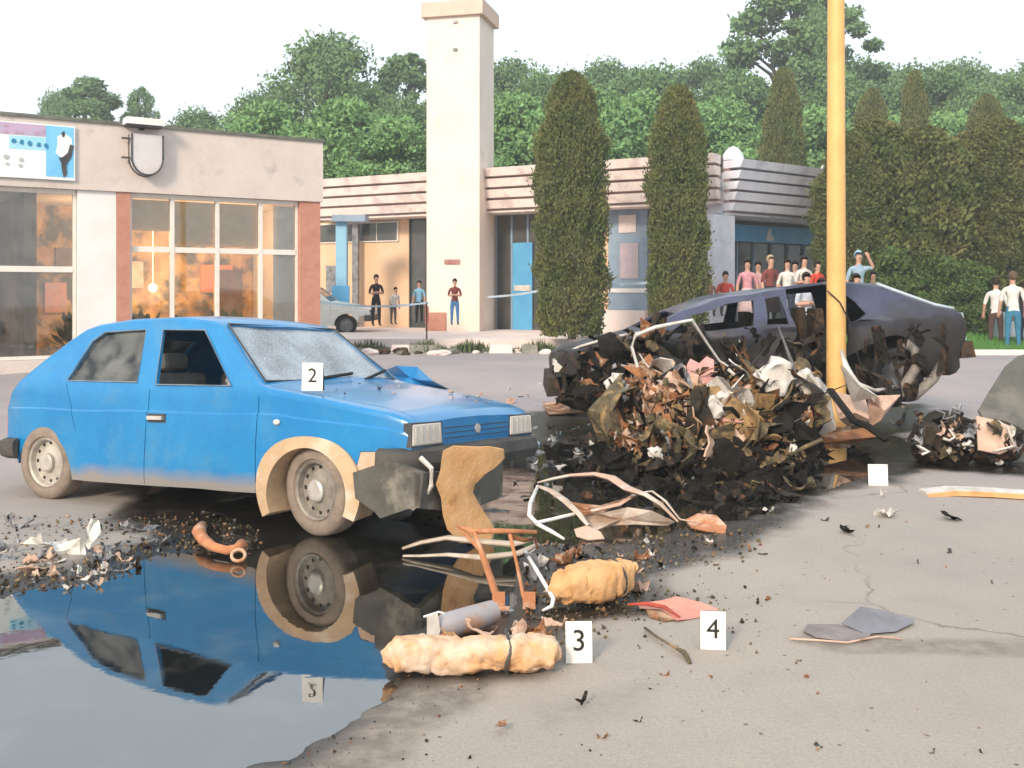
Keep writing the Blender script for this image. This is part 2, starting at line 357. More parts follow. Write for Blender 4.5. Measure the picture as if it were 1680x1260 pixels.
def wheel(parent, loc, steer=0, r=.28, wd=.165, mt=None, mr=None, mh=None, flat_=0, rimonly=False):
    wv = bpy.data.objects.new('wheel', None); COL.objects.link(wv); wv.parent = parent; wv.location = loc; wv.rotation_euler = (0, 0, steer); wv.empty_display_size = .1
    h = wd / 2
    t = MB(); t.lathe([(r * .66, -h * .75), (r * .70, -h), (r * .82, -h * 1.1), (r * .93, -h * .98), (r * .985, -h * .78), (r, -h * .4), (r, h * .4), (r * .985, h * .78), (r * .9, h), (r * .7, h), (r * .64, h * .7), (r * .64, -h * .7), (r * .66, -h * .75)], 48)
    if not rimonly: link('tyre', t, mt, wv, 35)
    q = MB(); q.lathe([(r * .67, -h * .80), (r * .64, -h * .92), (r * .60, -h * .80), (r * .57, -h * .35), (r * .45, -h * .30), (r * .30, -h * .50), (r * .26, -h * .55), (r * .001, -h * .55)], 40)
    q.lathe([(r * .66, -h * .8), (r * .66, h * .8)], 40)
    link('rim', q, mr, wv, 35)
    c_ = MB(); c_.lathe([(r * .25, -h * .54), (r * .245, -h * .85), (r * .2, -h * .97), (r * .001, -h * 1.0)], 28); link('hub_cap', c_, mh, wv, 35)
    k_ = MB()
    for k in range(12):
        a = 2 * PI * k / 12; k_.box(r * .47, r * .55, -h * .34, -h * .318, -r * .045, r * .045, Matrix.Rotation(-a, 4, 'Y'))
    link('vent_slots', k_, M_black, wv)
    return wv
M_paint = mat('blue car paint', (.003, .175, .43), (.008, .205, .46), rough=.28, spec=.5, scale=3, fine=.15, c3=(.06, .22, .38), s3=3.5, m3=(.52, .8))
# dusty lower body on the blue paint: grime with its own outline
def dusty(m, col, zlo, zhi, amt=.9):
    n = m.node_tree.nodes; l = m.node_tree.links; b = n['Principled BSDF']; tc = n.new('ShaderNodeTexCoord'); sp = n.new('ShaderNodeSeparateXYZ'); l.new(tc.outputs['Object'], sp.inputs[0])
    t = n.new('ShaderNodeTexNoise'); t.inputs['Scale'].default_value = 3.2; t.inputs['Detail'].default_value = 7; l.new(tc.outputs['Object'], t.inputs[0])
    a = n.new('ShaderNodeMath'); a.operation = 'MULTIPLY_ADD'; l.new(t.outputs[0], a.inputs[0]); a.inputs[1].default_value = -(zhi - zlo) * 1.5; l.new(sp.outputs[2], a.inputs[2])
    r = n.new('ShaderNodeMapRange'); off = (zhi - zlo) * .75; r.inputs[1].default_value = zlo - off; r.inputs[2].default_value = zhi - off; r.inputs[3].default_value = amt; r.inputs[4].default_value = 0; l.new(a.outputs[0], r.inputs[0])
    x = n.new('ShaderNodeMixRGB'); l.new(r.outputs[0], x.inputs[0]); old = b.inputs['Base Color'].links[0].from_socket; l.new(old, x.inputs[1]); x.inputs[2].default_value = (*col, 1); l.new(x.outputs[0], b.inputs['Base Color'])
    y = n.new('ShaderNodeMath'); y.operation = 'MULTIPLY_ADD'; l.new(r.outputs[0], y.inputs[0]); y.inputs[1].default_value = .45; y.inputs[2].default_value = b.inputs['Roughness'].default_value; l.new(y.outputs[0], b.inputs['Roughness'])
M_paint.node_tree.nodes['Principled BSDF'].inputs['Coat Weight'].default_value = .4; M_paint.node_tree.nodes['Principled BSDF'].inputs['Coat Roughness'].default_value = .12
dusty(M_paint, (.26, .22, .18), .29, .38)
M_white_paint = mat('white car paint', (.72, .72, .68), (.66, .66, .62), rough=.35)
M_tyre = mat('muddy tyre', (.26, .205, .16), (.16, .13, .105), rough=.9, scale=7, bump=.4)
M_rim = mat('dusty steel rim', (.30, .27, .23), (.18, .16, .14), rough=.6, metal=.2, scale=12)
M_hub = mat('silver hub cap', (.60, .57, .52), (.45, .42, .38), rough=.4, metal=.4, scale=14)
M_rimw = mat('pale rear wheel trim', (.50, .46, .40), (.36, .33, .29), rough=.5, metal=.2, scale=12)
M_seat = mat('grey seat cloth', (.22, .21, .20), (.3, .29, .28), rough=.9, scale=9)
M_lamp = mat('pale headlamp glass', (.62, .58, .52), (.52, .49, .45), rough=.25, scale=3)
M_gl = glassmat('car side glass', (.85, .88, .86), .03, .28, (.34, .34, .32), 7)
M_gly = glassmat('shop glass', (.92, .92, .90), .06, .12, (.5, .45, .4), 3)
# crazed windscreen
M_ws = glassmat('shattered windscreen', (.7, .75, .8), .2, .9, (.42, .47, .52), 3)
n = M_ws.node_tree.nodes; l = M_ws.node_tree.links
vo = n.new('ShaderNodeTexVoronoi'); vo.feature = 'DISTANCE_TO_EDGE'; vo.inputs['Scale'].default_value = 46; tcw = n.new('ShaderNodeTexCoord'); l.new(tcw.outputs['Object'], vo.inputs[0])
rw = n.new('ShaderNodeMapRange'); rw.inputs[1].default_value = .0; rw.inputs[2].default_value = .07; rw.inputs[3].default_value = .55; rw.inputs[4].default_value = 0; l.new(vo.outputs['Distance'], rw.inputs[0])
dfw = n.new('ShaderNodeBsdfDiffuse'); dfw.inputs[0].default_value = (.62, .68, .74, 1); mw = n.new('ShaderNodeMixShader'); om = [x for x in n if x.type == 'OUTPUT_MATERIAL'][0]
prev = om.inputs[0].links[0].from_socket; l.new(rw.outputs[0], mw.inputs[0]); l.new(prev, mw.inputs[1]); l.new(dfw.outputs[0], mw.inputs[2]); l.new(mw.outputs[0], om.inputs[0])

def hatchback(root, body, paint, wreck=True):
    """body: Empty-less matrix applied to all body parts; origin at front axle on ground, y centred."""
    top = [(-2.97, .80), (-2.93, .88), (-2.72, 1.03), (-2.42, 1.25), (-2.28, 1.335), (-2.15, 1.37), (-1.8, 1.40), (-1.3, 1.395), (-1.02, 1.365), (-.93, 1.33), (-.46, .945), (-.38, .92), (.0, .87), (.55, .77), (.66, .735), (.70, .70)]
    bot = [(-2.97, .44), (-2.80, .40), (-2.78, .25), (.30, .25), (.34, .535), (.70, .545)]
    cr = lambda x: .75 if x < -.3 else .75 - (x + .3) * .09
    outer = link('body', car_shell(top, bot, .81, 0, crease=cr), None); inner = link('cut', car_shell(top, bot, .81, .035, nst=24), None)
    boolean(outer, [inner])
    cuts = [cutter([(-2.27, .955), (-2.16, 1.24), (-2.06, 1.305), (-1.64, 1.315), (-1.55, .945)]), cutter([(-1.47, 1.31), (-1.07, 1.30), (-.67, .925), (-1.36, .93)]),
            cut_slant((-.47, .955), (-.92, 1.325), .70, .555), cut_slant((-2.37, 1.28), (-2.85, .945), .54, .63)]
    for s in (-1, 1):
        y0, y1 = (-1.2, -.5) if s < 0 else (.5, 1.2)
        cuts += [cut_cyl(0, .27, .335, y0, y1), cut_cyl(-2.48, .27, .305, y0, y1)]
        for pl in ([(-1.452, .26), (-1.446, .26), (-1.418, .9), (-1.424, .9)], [(-.452, .24), (-.446, .24), (-.436, .86), (-.442, .86)], [(-2.125, .60), (-2.119, .60), (-2.259, .93), (-2.265, .93)]):
            cuts.append(cutter(pl, *((-.9, -.74) if s < 0 else (.74, .9))))
        m_ = MB(); a = Vector((-.42, s * .715, 0)); b_ = Vector((.66, s * .655, 0)); m_.add([a + Vector((0, -.004, .70)), a + Vector((0, .004, .70)), b_ + Vector((0, .004, .66)), b_ + Vector((0, -.004, .66)), a + Vector((0, -.004, 1.0)), a + Vector((0, .004, 1.0)), b_ + Vector((0, .004, .85)), b_ + Vector((0, -.004, .85))],
                             [(3, 2, 1, 0), (4, 5, 6, 7), (0, 1, 5, 4), (1, 2, 6, 5), (2, 3, 7, 6), (3, 0, 4, 7)]); cuts.append(link('cut', m_, None))
    for ct in cuts: fixnormals(ct.data)
    boolean(outer, cuts)
    for v_ in outer.data.vertices:
        q_ = noise.noise_vector(v_.co * 1.7) * .010 + noise.noise_vector(v_.co * 5 + Vector((9, 0, 0))) * .003; v_.co += q_
    me = outer.data; me.materials.clear(); me.materials.append(paint); me.set_sharp_from_angle(angle=R(28)); me.polygons.foreach_set('use_smooth', [True] * len(me.polygons))
    outer.parent = root; outer.matrix_local = body
    def P(name, mb, m, sm_=None, par=None):
        o = link(name, mb, m, par or root, sm_)
        if par is None: o.matrix_local = body
        return o
    # glass
    def slab(pts, th, name, m, par=None):
        pts = [Vector(p) for p in pts]; nn = (pts[1] - pts[0]).cross(pts[-1] - pts[0]).normalized() * th; k = len(pts)
        mb = MB(); mb.add(pts + [p + nn for p in pts], [tuple(range(k))[::-1], tuple(range(k, 2 * k))] + [(i, (i + 1) % k, (i + 1) % k + k, i + k) for i in range(k)]); return P(name, mb, m, None, par)
    hwz = lambda z: .81 - .012 - .42 * (z - .92) - .018
    for s in (-1, 1):
        w1 = [(-2.27, .955), (-2.16, 1.24), (-2.06, 1.305), (-1.64, 1.315), (-1.55, .945)]; slab([(x, s * hwz(z), z) for x, z in w1], .004, 'side_window', M_gl)
        if not (wreck and s < 0):
            w2 = [(-1.47, 1.31), (-1.07, 1.30), (-.67, .925), (-1.36, .93)]; slab([(x, s * hwz(z), z) for x, z in w2], .004, 'side_window', M_gl)
        trim = MB(); loop = [Vector((x, s * (hwz(z) + .02), z)) for x, z in w1]; trim.tube(loop, .006, 4, closed=True)
        loop = [Vector((x, s * (hwz(z) + .02), z)) for x, z in [(-1.47, 1.31), (-1.07, 1.30), (-.67, .925), (-1.36, .93)]]; trim.tube(loop, .006, 4, closed=True)
        P('window_trim', trim, mat('grey window rubber', (.10, .14, .19), (.2, .26, .32), rough=.6, scale=6))
    slab([(-.48, -.72, .95), (-.48, .72, .95), (-.935, .57, 1.325), (-.935, -.57, 1.325)], .006, 'windscreen', M_ws if wreck else M_gl)
    slab([(-2.36, -.55, 1.27), (-2.36, .55, 1.27), (-2.85, .64, .93), (-2.85, -.64, .93)], .004, 'rear_window', M_gl)
    fr = MB(); fr.tube([(-.455, -.715, .955), (-.455, .715, .955), (-.925, .57, 1.34), (-.925, -.57, 1.34)], .008, 6, closed=True); P('windscreen_seal', fr, M_dark)
    # interior
    for yy in (-.36, .36):
        for xx in (-1.22, -2.05):
            sb = MB(); sb.box(-.25, .25, -.24, .24, .42, .56); sb.box(-.32, -.2, -.24, .24, .5, 1.05, Matrix.Rotation(R(-8), 4, 'Y')); sb.box(-.33, -.24, -.12, .12, 1.08, 1.2, Matrix.Rotation(R(-8), 4, 'Y'))
            o = P('seat', sb, M_seat); o.matrix_local = body @ Matrix.Translation((xx, yy, 0))
            bv = o.modifiers.new('bv', 'BEVEL'); bv.width = .035; bv.segments = 2
    db = MB(); db.box(-.72, -.42, -.68, .68, .62, .9, taper=.02); P('dashboard', db, M_dark)
    sw = MB(); sw.tube([(-.86 + .06 * math.sin(a), .36 + .18 * math.cos(a), .86 + .17 * math.sin(a)) for a in np.linspace(0, 2 * PI, 20, endpoint=False)], .014, 6, closed=True); sw.tube([(-.86, .36, .86), (-.7, .36, .8)], .02, 6); P('steering_wheel', sw, M_dark)
    # headlights, grille panel, handles, repeater
    for s in (-1, 1):
        hb = MB(); y0, y1 = sorted((s * .43, s * .755)); hb.box(.655, .718, y0, y1, .575, .705, taper=.006); o = P('headlight', hb, M_lamp); bv = o.modifiers.new('bv', 'BEVEL'); bv.width = .01; bv.segments = 2
        hf = MB(); hf.box(.650, .712, y0 - .006, y1 + .006, .568, .712, taper=.004); P('headlight_surround', hf, M_dark)
        for kk in range(5): hr = MB(); yy_ = y0 + (y1 - y0) * (kk + .5) / 5; hr.box(.7085, .7215, yy_ - .003, yy_ + .003, .59, .69); P('lens_rib', hr, M_hub)
        hh = MB(); hh.box(-1.40, -1.26, s * .805, s * .835, .695, .72); P('door_handle', hh, M_dark if s > 0 else M_hub)
        hc = MB(); hc.box(-1.415, -1.245, s * .800, s * .812, .675, .735); P('handle_recess', hc, M_dark)
        tl = MB(); tl.box(-2.985, -2.955, *sorted((s * .46, s * .745)), .55, .78); P('tail_light', tl, M_red)
    rp = MB(); rp.ico((-.27, -.815, .70), .028, 2, (1, .5, .7)); P('side_repeater', rp, M_lamp, 180)
    for kk in range(3): gs = MB(); gs.box(.7075, .7105, -.40, .40, .60 + kk * .032, .605 + kk * .032); P('grille_slot', gs, M_dark)
    gr = MB(); gr.box(.66, .708, -.42, .42, .585, .70); P('grille_panel', gr, paint)
    gl_ = MB(); gl_.lathe([(.03, -.004), (.03, .004), (.001, .006)], 20, Matrix.Translation((.711, 0, .645)) @ Matrix.Rotation(R(90), 4, 'Z')); gl_.lathe([(.001, -.004), (.03, -.004)], 20, Matrix.Translation((.711, 0, .645)) @ Matrix.Rotation(R(90), 4, 'Z')); P('badge', gl_, M_hub)
    # bumpers
    def bumper(x0, sgn, name, zlo, zhi, m):
        prof = [(0, zlo), (.10, zlo + .02), (.14, (zlo + zhi) / 2), (.12, zhi - .02), (.04, zhi), (0, zhi)]
        e_ = -.16 if sgn > 0 else -.20
        path = [(e_ * sgn, -.835), (-.06 * sgn, -.83), (.02 * sgn, -.74), (.05 * sgn, -.4), (.06 * sgn, 0), (.05 * sgn, .4), (.02 * sgn, .74), (-.06 * sgn, .83), (e_ * sgn, .835)]
        mb = MB(); vs = []; K = len(prof)
        for i, (dx, y) in enumerate(path):
            a = Vector(path[min(i + 1, 8)]) - Vector(path[max(i - 1, 0)]); a.normalize(); nx, ny = (a.y, -a.x)
            if sgn < 0: nx, ny = -a.y * 1, a.x
            if nx * sgn < -.01: nx, ny = -nx, -ny
            if i in (0, 8): nx, ny = 0, (1 if y > 0 else -1)
            for (o_, z) in prof: vs.append((x0 + dx + nx * (o_ - .06) * .9, y + ny * (o_ - .06) * .35, z))
        fs = [(i * K + k, i * K + (k + 1) % K, (i + 1) * K + (k + 1) % K, (i + 1) * K + k) for i in range(8) for k in range(K)] + [tuple(range(K)), tuple(8 * K + k for k in range(K))[::-1]]
        mb.add(vs, fs); return P(name, mb, m, 40)
    M_bump = mat('grey bumper plastic', (.035, .035, .035), (.075, .068, .058), rough=.7, scale=5)
    bo = bumper(.68, 1, 'front_bumper', .39, .565, M_bump)
    bumper(-2.955, -1, 'rear_bumper', .38, .53, M_bump)
    for o_, yy in ((0, 0),):
        lp = MB(); lp.box(-.03, 0, -.08, .08, .27, .33)
    return P
# pose of the blue car: root at the near front wheel contact; yaw swings the nose towards the camera
yaw = -.502
root = thing('hatchback', 'blue five-door hatchback with shattered windscreen and muddy front wheel arch beside the puddle', 'car', (-1.2324, 6.3123, 0), yaw)
PITCH, ROLL = -.0387, -.0628
TILT = Matrix.Rotation(ROLL, 4, 'X') @ Matrix.Rotation(PITCH, 4, 'Y') @ Matrix.Translation((0, .81, 0))
P = hatchback(root, TILT, M_paint)
fw = wheel(root, (-.01, .15, .277), R(-10), .282, .17, M_tyre, M_rim, M_hub)
rw_ = wheel(root, (-2.49, .11, .262), R(2), .272, .165, M_tyre, M_rimw, M_rimw)
for x in (0, -2.49): wheel(root, (x, 1.48, .27), 0, .272, .165, M_tyre, M_rimw, M_rimw)
# muddy arch liner round the front wheel
lin = MB(); vs = []; ang = np.linspace(R(-22), R(205), 30)
for a in ang:
    ca, sa = math.cos(a), math.sin(a)
    ro = .405 + .02 * math.sin(3 * a)
    for rr, yy in ((ro, -.822), (.31, -.835), (.305, -.60), (ro - .03, -.60)): vs.append((-.02 + rr * ca, yy, .262 + rr * sa * .93))
K = len(ang); lin.add(vs, [(i * 4 + k, i * 4 + (k + 1) % 4, (i + 1) * 4 + (k + 1) % 4, (i + 1) * 4 + k) for i in range(K - 1) for k in range(4)] + [(0, 1, 2, 3), tuple((K - 1) * 4 + k for k in (3, 2, 1, 0))])
M_mud = mat('dried tan mud', (.52, .36, .22), (.40, .27, .16), rough=.9, scale=6, bump=.4, c3=(.6, .48, .36), s3=3)
P('wheel_arch_liner', lin, M_mud, 50)
bm_ = MB(); bm_.prism([(.30, .46), (.34, .535), (.66, .545), (.66, .50), (.50, .45), (.38, .40)], -.80, -.70); P('inner_wing_rail', bm_, mat('peach primer', (.62, .42, .30), (.5, .33, .22), rough=.8, scale=6), None)
vl = MB(); vl.prism([(.36, .42), (.62, .50), (.86, .44), (.84, .26), (.66, .20), (.56, .165), (.52, .20), (.38, .27)], -.86, -.815); vl.prism([(-.86, .44), (-.2, .40), (.1, .42), (.1, .20), (-.4, .16), (-.86, .24)], .80, .84, f=lambda u, v, h: (h, u, v))
P('valance', vl, mat('dusty bumper underside', (.09, .085, .075), (.06, .055, .045), rough=.8, scale=5, bump=.4, c3=(.26, .235, .19), s3=3.2, m3=(.5, .66)), None)
hk = MB(); hk.tube([(.80, -.80, .52), (.87, -.79, .46), (.86, -.78, .36), (.82, -.78, .30)], .015, 6); P('torn_trim_strip', hk, M_white)
wp = MB(); wp.tube([(-.42, -.35, .955), (-.50, .25, 1.0)], .012, 5); wp.tube([(-.42, .3, .955), (-.5, .66, 1.02)], .012, 5); P('wiper', wp, M_black)
# bits blown onto the seats, crazed glass on the cowl
def shard_mesh(name, seed, nx=5, ny=4, amp=.25, bend=.5, sx=1.0, sy=.7, th=.02):
    rnd = random.Random(seed); mb = MB(); vs = []
    for j in range(ny + 1):
        for i in range(nx + 1):
            u, v = i / nx - .5, j / ny - .5; q = noise.noise_vector(Vector((u * 2.5 + seed * 7.1, v * 2.5, seed)))
            e = 1.0 if 0 < i < nx and 0 < j < ny else rnd.uniform(.7, 1.08)
            vs.append(Vector((u * sx * e + q.x * amp * .4, v * sy * e + q.y * amp * .4, q.z * amp + bend * (u * u - .1) + rnd.uniform(-.03, .03))))
    k = len(vs); g = lambda i, j: j * (nx + 1) + i
    top_ = [(g(i, j), g(i + 1, j), g(i + 1, j + 1), g(i, j + 1)) for j in range(ny) for i in range(nx)]
    bd = [(g(i, 0)) for i in range(nx)] + [g(nx, j) for j in range(ny)] + [g(i, ny) for i in range(nx, 0, -1)] + [g(0, j) for j in range(ny, 0, -1)]
    fs = top_ + [tuple(x + k for x in f[::-1]) for f in top_] + [(bd[i], bd[i] + k, bd[(i + 1) % len(bd)] + k, bd[(i + 1) % len(bd)]) for i in range(len(bd))]
    mb.add(vs + [p + Vector((0, 0, -th)) for p in vs], fs); me = mb.mesh(name); fixnormals(me); return me
SHK = [shard_mesh('shard', s, 8 if s % 3 else 4, 2 if s % 2 else 4, .16 + .10 * (s % 4), .3 + .55 * (s % 4), 1, (.16 + .03 * s) if s % 2 else .55 + .05 * s, .03) for s in range(12)]
for i_, me_ in enumerate(SHK):
    if i_ % 3: me_.set_sharp_from_angle(angle=R(48)); me_.polygons.foreach_set('use_smooth', [True] * len(me_.polygons))
_shc = {}
def shard_data(kind, m):
    key = (kind, m.name)
    if key not in _shc:
        me = SHK[kind].copy(); me.materials.append(m); _shc[key] = me
    return _shc[key]
def shard(name, kind, m, loc, rot, size, parent=None):
    o = bpy.data.objects.new(name, shard_data(kind % 12, m)); COL.objects.link(o); o.location = loc; o.rotation_euler = rot; o.scale = (size, size, size); o.parent = parent; return o
rnd = random.Random(7)
for i in range(12):
    o = shard('seat_scrap', i, rnd.choice([M_white, M_peach, M_rust, M_grey]), (0, 0, 0), (0, 0, 0), 1, root)
    o.matrix_local = TILT @ Matrix.Translation((rnd.uniform(-1.25, -.85), rnd.uniform(-.5, .1), rnd.uniform(.80, 1.02))) @ Euler((rnd.uniform(0, 6), rnd.uniform(0, 6), 0)).to_matrix().to_4x4() @ Matrix.Scale(rnd.uniform(.07, .2), 4)
pl_ = MB(); pl_.box(-2.15, -2.05, -.62, -.35, .78, 1.22, taper=.02); P('pale_seat_cover', pl_, mat('pale seat cloth', (.5, .5, .5), (.38, .38, .38), rough=.9))

# ------------------------------------------------------------------ numbered markers
M_plate = mat('white marker plate', (.78, .76, .70), (.70, .68, .62), rough=.5, scale=8)
def textmesh(txt, size, ext=.002):
    cu = bpy.data.curves.new('t', 'FONT'); cu.body = txt; cu.size = size; cu.align_x = 'CENTER'; cu.align_y = 'CENTER'; cu.extrude = ext
    o = bpy.data.objects.new('t', cu); COL.objects.link(o); dg = bpy.context.evaluated_depsgraph_get(); dg.update()
    me = bpy.data.meshes.new_from_object(o.evaluated_get(dg)); bpy.data.objects.remove(o); return me
def marker(label, loc, rz, txt, wd=.108, ht=.165, lean=6, tilt=0):
    t = thing('evidence_marker', label, 'marker', loc, rz, 'numbered evidence markers')
    L = Matrix.Rotation(R(-lean), 4, 'X'); Bk = Matrix.Rotation(R(lean), 4, 'X')
    d = ht * math.sin(R(lean)) * 2
    a = MB(); a.box(-wd / 2, wd / 2, -.002, .002, 0, ht, L); link('front_plate', a, M_plate, t)
    b_ = MB(); b_.box(-wd / 2, wd / 2, -.002, .002, 0, ht, Matrix.Translation((0, d + .004, 0)) @ Bk); link('back_plate', b_, M_black, t)
    s_ = MB(); s_.add([(wd / 2 - .003, .003, .002), (wd / 2 - .003, d, .002), (wd / 2 - .003, d / 2, ht - .01), (wd / 2, .003, .002), (wd / 2, d, .002), (wd / 2, d / 2, ht - .01)], [(0, 1, 2), (5, 4, 3), (0, 3, 4, 1), (1, 4, 5, 2), (2, 5, 3, 0)]); link('side_gusset', s_, M_black, t)
    if txt:
        me = textmesh(txt, ht * .72, .0008); me.materials.append(M_black); o = bpy.data.objects.new('numeral', me); COL.objects.link(o); o.parent = t
        o.matrix_local = L @ Matrix.Translation((0, -.004, ht * .52)) @ Matrix.Rotation(R(90), 4, 'X')
    if tilt: t.rotation_euler = (tilt, 0, rz)
    return t
marker('white evidence marker with black number 3 beside the torn foam seat', gp(950, 1088), R(2), '3')
marker('white evidence marker with black number 4 beside the red sheet', gp(1170, 1066), R(-8), '4', .105, .158)
marker('plain white evidence marker in front of the debris by the yellow pole', gp(1441, 797), R(-3), '', .15, .165)
mk = marker('white evidence marker with black number 2 standing on the blue car windscreen base', (0, 0, 0), 0, '2', .135, .175)
wl = root.matrix_basis if False else Matrix.LocRotScale(root.location, root.rotation_euler, None)
pw = wl @ TILT @ Vector((-.36, -.47, .925)); mk.location = at(512, 641, 6.50); mk.rotation_euler = (0, 0, R(-6))
tag(mk, None, None)
# ------------------------------------------------------------------ shop building on the left
M_plaster = mat('pinkish white plaster', (.62, .54, .49), (.57, .49, .44), rough=.85, scale=1.5, fine=.12, c3=(.36, .31, .28), s3=1.6, m3=(.58, .75))
M_whitecol = mat('white painted column', (.76, .74, .71), (.70, .67, .64), rough=.8, scale=2)
M_brick = mat('salmon brick cladding', (.50, .24, .17), (.44, .19, .13), rough=.85, scale=6, fine=.3)
M_frame = mat('pale window frame', (.74, .70, .63), (.68, .63, .56), rough=.5, scale=5)
M_roofedge = mat('roof edge felt', (.10, .11, .09), (.18, .18, .15), rough=.9, scale=5)
M_inorange = mat('warm interior wall', (.66, .44, .19), (.36, .21, .10), rough=.9, scale=2.2, c3=(.10, .09, .05), s3=1.6, m3=(.48, .58))
M_indark = mat('dim interior wall', (.20, .14, .10), (.10, .08, .06), rough=.9, scale=1.4)
M_leafin = mat('indoor plant leaves', (.06, .10, .03), (.03, .06, .02), rough=.7, scale=3)
M_bulb = mat('lamp globe', (1.0, .62, .32), emit=5)
a0 = Vector((-8.57, 17.3, 0)); a1 = Vector((-3.88, 20.4, 0)); dirv = (a1 - a0).normalized()
shop_rz = math.atan2(dirv.y, dirv.x)
GZ = .0
def local_u(px):                                               # where a picture column meets the shop front
    k = (px - 840) / 1700; n_ = Vector((dirv.y, -dirv.x, 0)); t = (a1.dot(n_)) / (Vector((k, 1, 0)).dot(n_)); return (Vector((k * t, t, 0)) - a1).dot(dirv)
shop = thing('shop_building', 'single-storey shop with pinkish white fascia, brick corner columns and big lit windows', 'building', a1, shop_rz)
U = local_u
def sb(name, x0, x1, y0, y1, z0, z1, m, par=None, taper=0):
    mb = MB(); mb.box(x0, x1, y0, y1, z0, z1, taper=taper); return link(name, mb, m, par or shop)
FB, FT = 3.28, 4.45
sb('fascia', -16, .12, -.12, .25, FB, FT, M_plaster)
sb('roof', -16, .10, .25, 9.0, FT - .25, FT - .02, M_roofedge)
sb('coping', -16, .14, -.16, .28, FT, FT + .055, M_roofedge)
sb('end_wall', -.12, .08, .252, 9.0, 0, FT - .26, M_plaster)
sb('soffit', -16, -.13, .252, 1.0, FB - .04, FB + .02, M_plaster)
cw = U(518); c0 = U(490)
sb('brick_column', c0, .08, -.08, .25, 0, FB - .003, M_brick); sb('brick_column', U(190), U(212), -.08, .25, 0, FB - .003, M_brick)
sb('white_column', U(126), U(189.5), -.06, .25, 0, FB - .003, M_whitecol)
sb('white_column', -7.6, -7.1, -.06, .25, 0, FB - .003, M_whitecol); sb('brick_column', -12, -11.6, -.08, .25, 0, FB - .003, M_brick)
def window(x0, x1, posts, ztr, z0=.42, par=shop, blind=None):
    f = MB(); f.box(x0, x1, .02, .10, z0 - .06, z0); f.box(x0, x1, .02, .10, FB - .08, FB - .003)
    f.box(x0, x0 + .05, .02, .10, z0, FB - .08); f.box(x1 - .05, x1, .02, .10, z0, FB - .08)
    wf = link('window_frame', f, M_frame, par); xs = [x0 + .05] + posts + [x1 - .05]
    for p in posts:
        q = MB(); q.box(p - .035, p + .035, .0, .12, z0, FB - .081); link('mullion', q, M_frame, wf)
    for i, (a, b_) in enumerate(zip(xs, xs[1:])):
        aa = a + (.036 if i else .001); bb = b_ - (.036 if i < len(xs) - 2 else .001)
        q = MB(); q.box(aa, bb, .01, .11, ztr - .05, ztr + .05); link('transom', q, M_frame, wf)
        for za, zb in ((z0, ztr - .051), (ztr + .051, FB - .081)):
            q = MB(); q.box(aa, bb, .055, .061, za, zb); link('pane', q, M_gly, wf)
window(U(212.5), U(489.5), [U(283), U(357), U(428)], 2.28)
window(-7.08, U(125), [], 1.9); window(-11.5, -7.62, [-9.5], 1.9)
sb('low_wall', U(212.5), U(489.5), .0, .2, 0, .355, M_plaster); sb('low_wall', -7.08, U(125), .0, .2, 0, .355, M_plaster)
for i, (xa, xb, zl) in enumerate(((285, 355, 2.36), (359, 426, 2.36), (214, 281, 2.62))): sb('blind', U(xa), U(xb), .16, .18, zl, FB - .1, mat('tan roller blind %d' % (i % 2), (.85, .62, .34) if i % 2 else (.78, .58, .34), (.68, .48, .27), rough=.9, scale=3))
sb('window_panel', U(452), U(486), .13, .17, .42, FB - .1, M_whitecol)
# rooms behind the glass
sb('back_wall', -5.0, -.13, 3.2, 3.3, 0, 3.24, M_inorange); sb('back_wall', -16, -5.2, 4.2, 4.3, 0, 3.24, M_indark)
sb('partition', -5.2, -5.0, .252, 4.3, 0, 3.24, M_indark); sb('inner_floor', -16, -.13, .252, 4.2, .0, .04, M_indark); sb('ceiling', -16, -.13, 1.001, 4.4, 3.24, 3.30, M_plaster)
for (x, y, z, c) in ((-3.6, 1.6, 2.75, 28), (-1.5, 1.7, 2.75, 34), (-2.5, 2.4, 1.6, 16), (-6.2, 2.2, 1.9, 4)):
    q = MB(); q.ico((x, y, z), .09, 2); q.tube([(x, y, z + .1), (x, y, 3.23)], .008, 4); lo = link('ceiling_lamp', q, M_bulb, shop)
    ld = bpy.data.lights.new('room lamp', 'POINT'); ld.energy = c * 2.8; ld.color = (1, .64, .32); ld.shadow_soft_size = .12; lo2 = bpy.data.objects.new('room_lamp', ld); COL.objects.link(lo2); lo2.parent = shop; lo2.location = (x, y - .16, z - .2)
for i, (x, h) in enumerate(((-4.3, .9), (-3.1, 1.0), (-2.3, .8), (-1.3, 1.1), (-6.6, 1.0))):
    q = MB(); r_ = random.Random(i)
    q.lathe([(.001, 0), (.16, 0), (.2, .35), (.17, .35)], 12, Matrix.Translation((x, 1.0, .04)) @ Matrix.Rotation(R(90), 4, 'X'))
    o = link('plant_pot', q, M_brick, shop); q = MB()
    for k in range(60):
        a, e, L_ = r_.uniform(0, 6.3), r_.uniform(.2, 1.4), r_.uniform(.2, h * .75); d = Vector((math.cos(a) * math.cos(e), math.sin(a) * math.cos(e), math.sin(e))); p = Vector((x, 1.0, .4)) + d * L_; u = d.cross(Vector((0, 0, 1))).normalized() * .07
        q.add([p - d * .12, p + u, p + d * .14, p - u], [(0, 1, 2, 3)])
    link('plant_leaves', q, M_leafin, o, fix=False)
for i, (x, z0, ww, hh, m) in enumerate(((-4.2, 1.9, .45, .5, M_indark), (-2.9, 1.6, .4, .55, M_white), (-1.3, 1.5, .7, .6, mat('orange poster', (.7, .26, .05), (.6, .2, .05))), (-3.5, .9, .5, .7, M_indark), (-.9, .8, .5, 1.2, M_indark), (-4.4, 1.1, .4, .6, M_pink))):
    sb('wall_picture', x, x + ww, 3.14, 3.198, z0, z0 + hh, m)
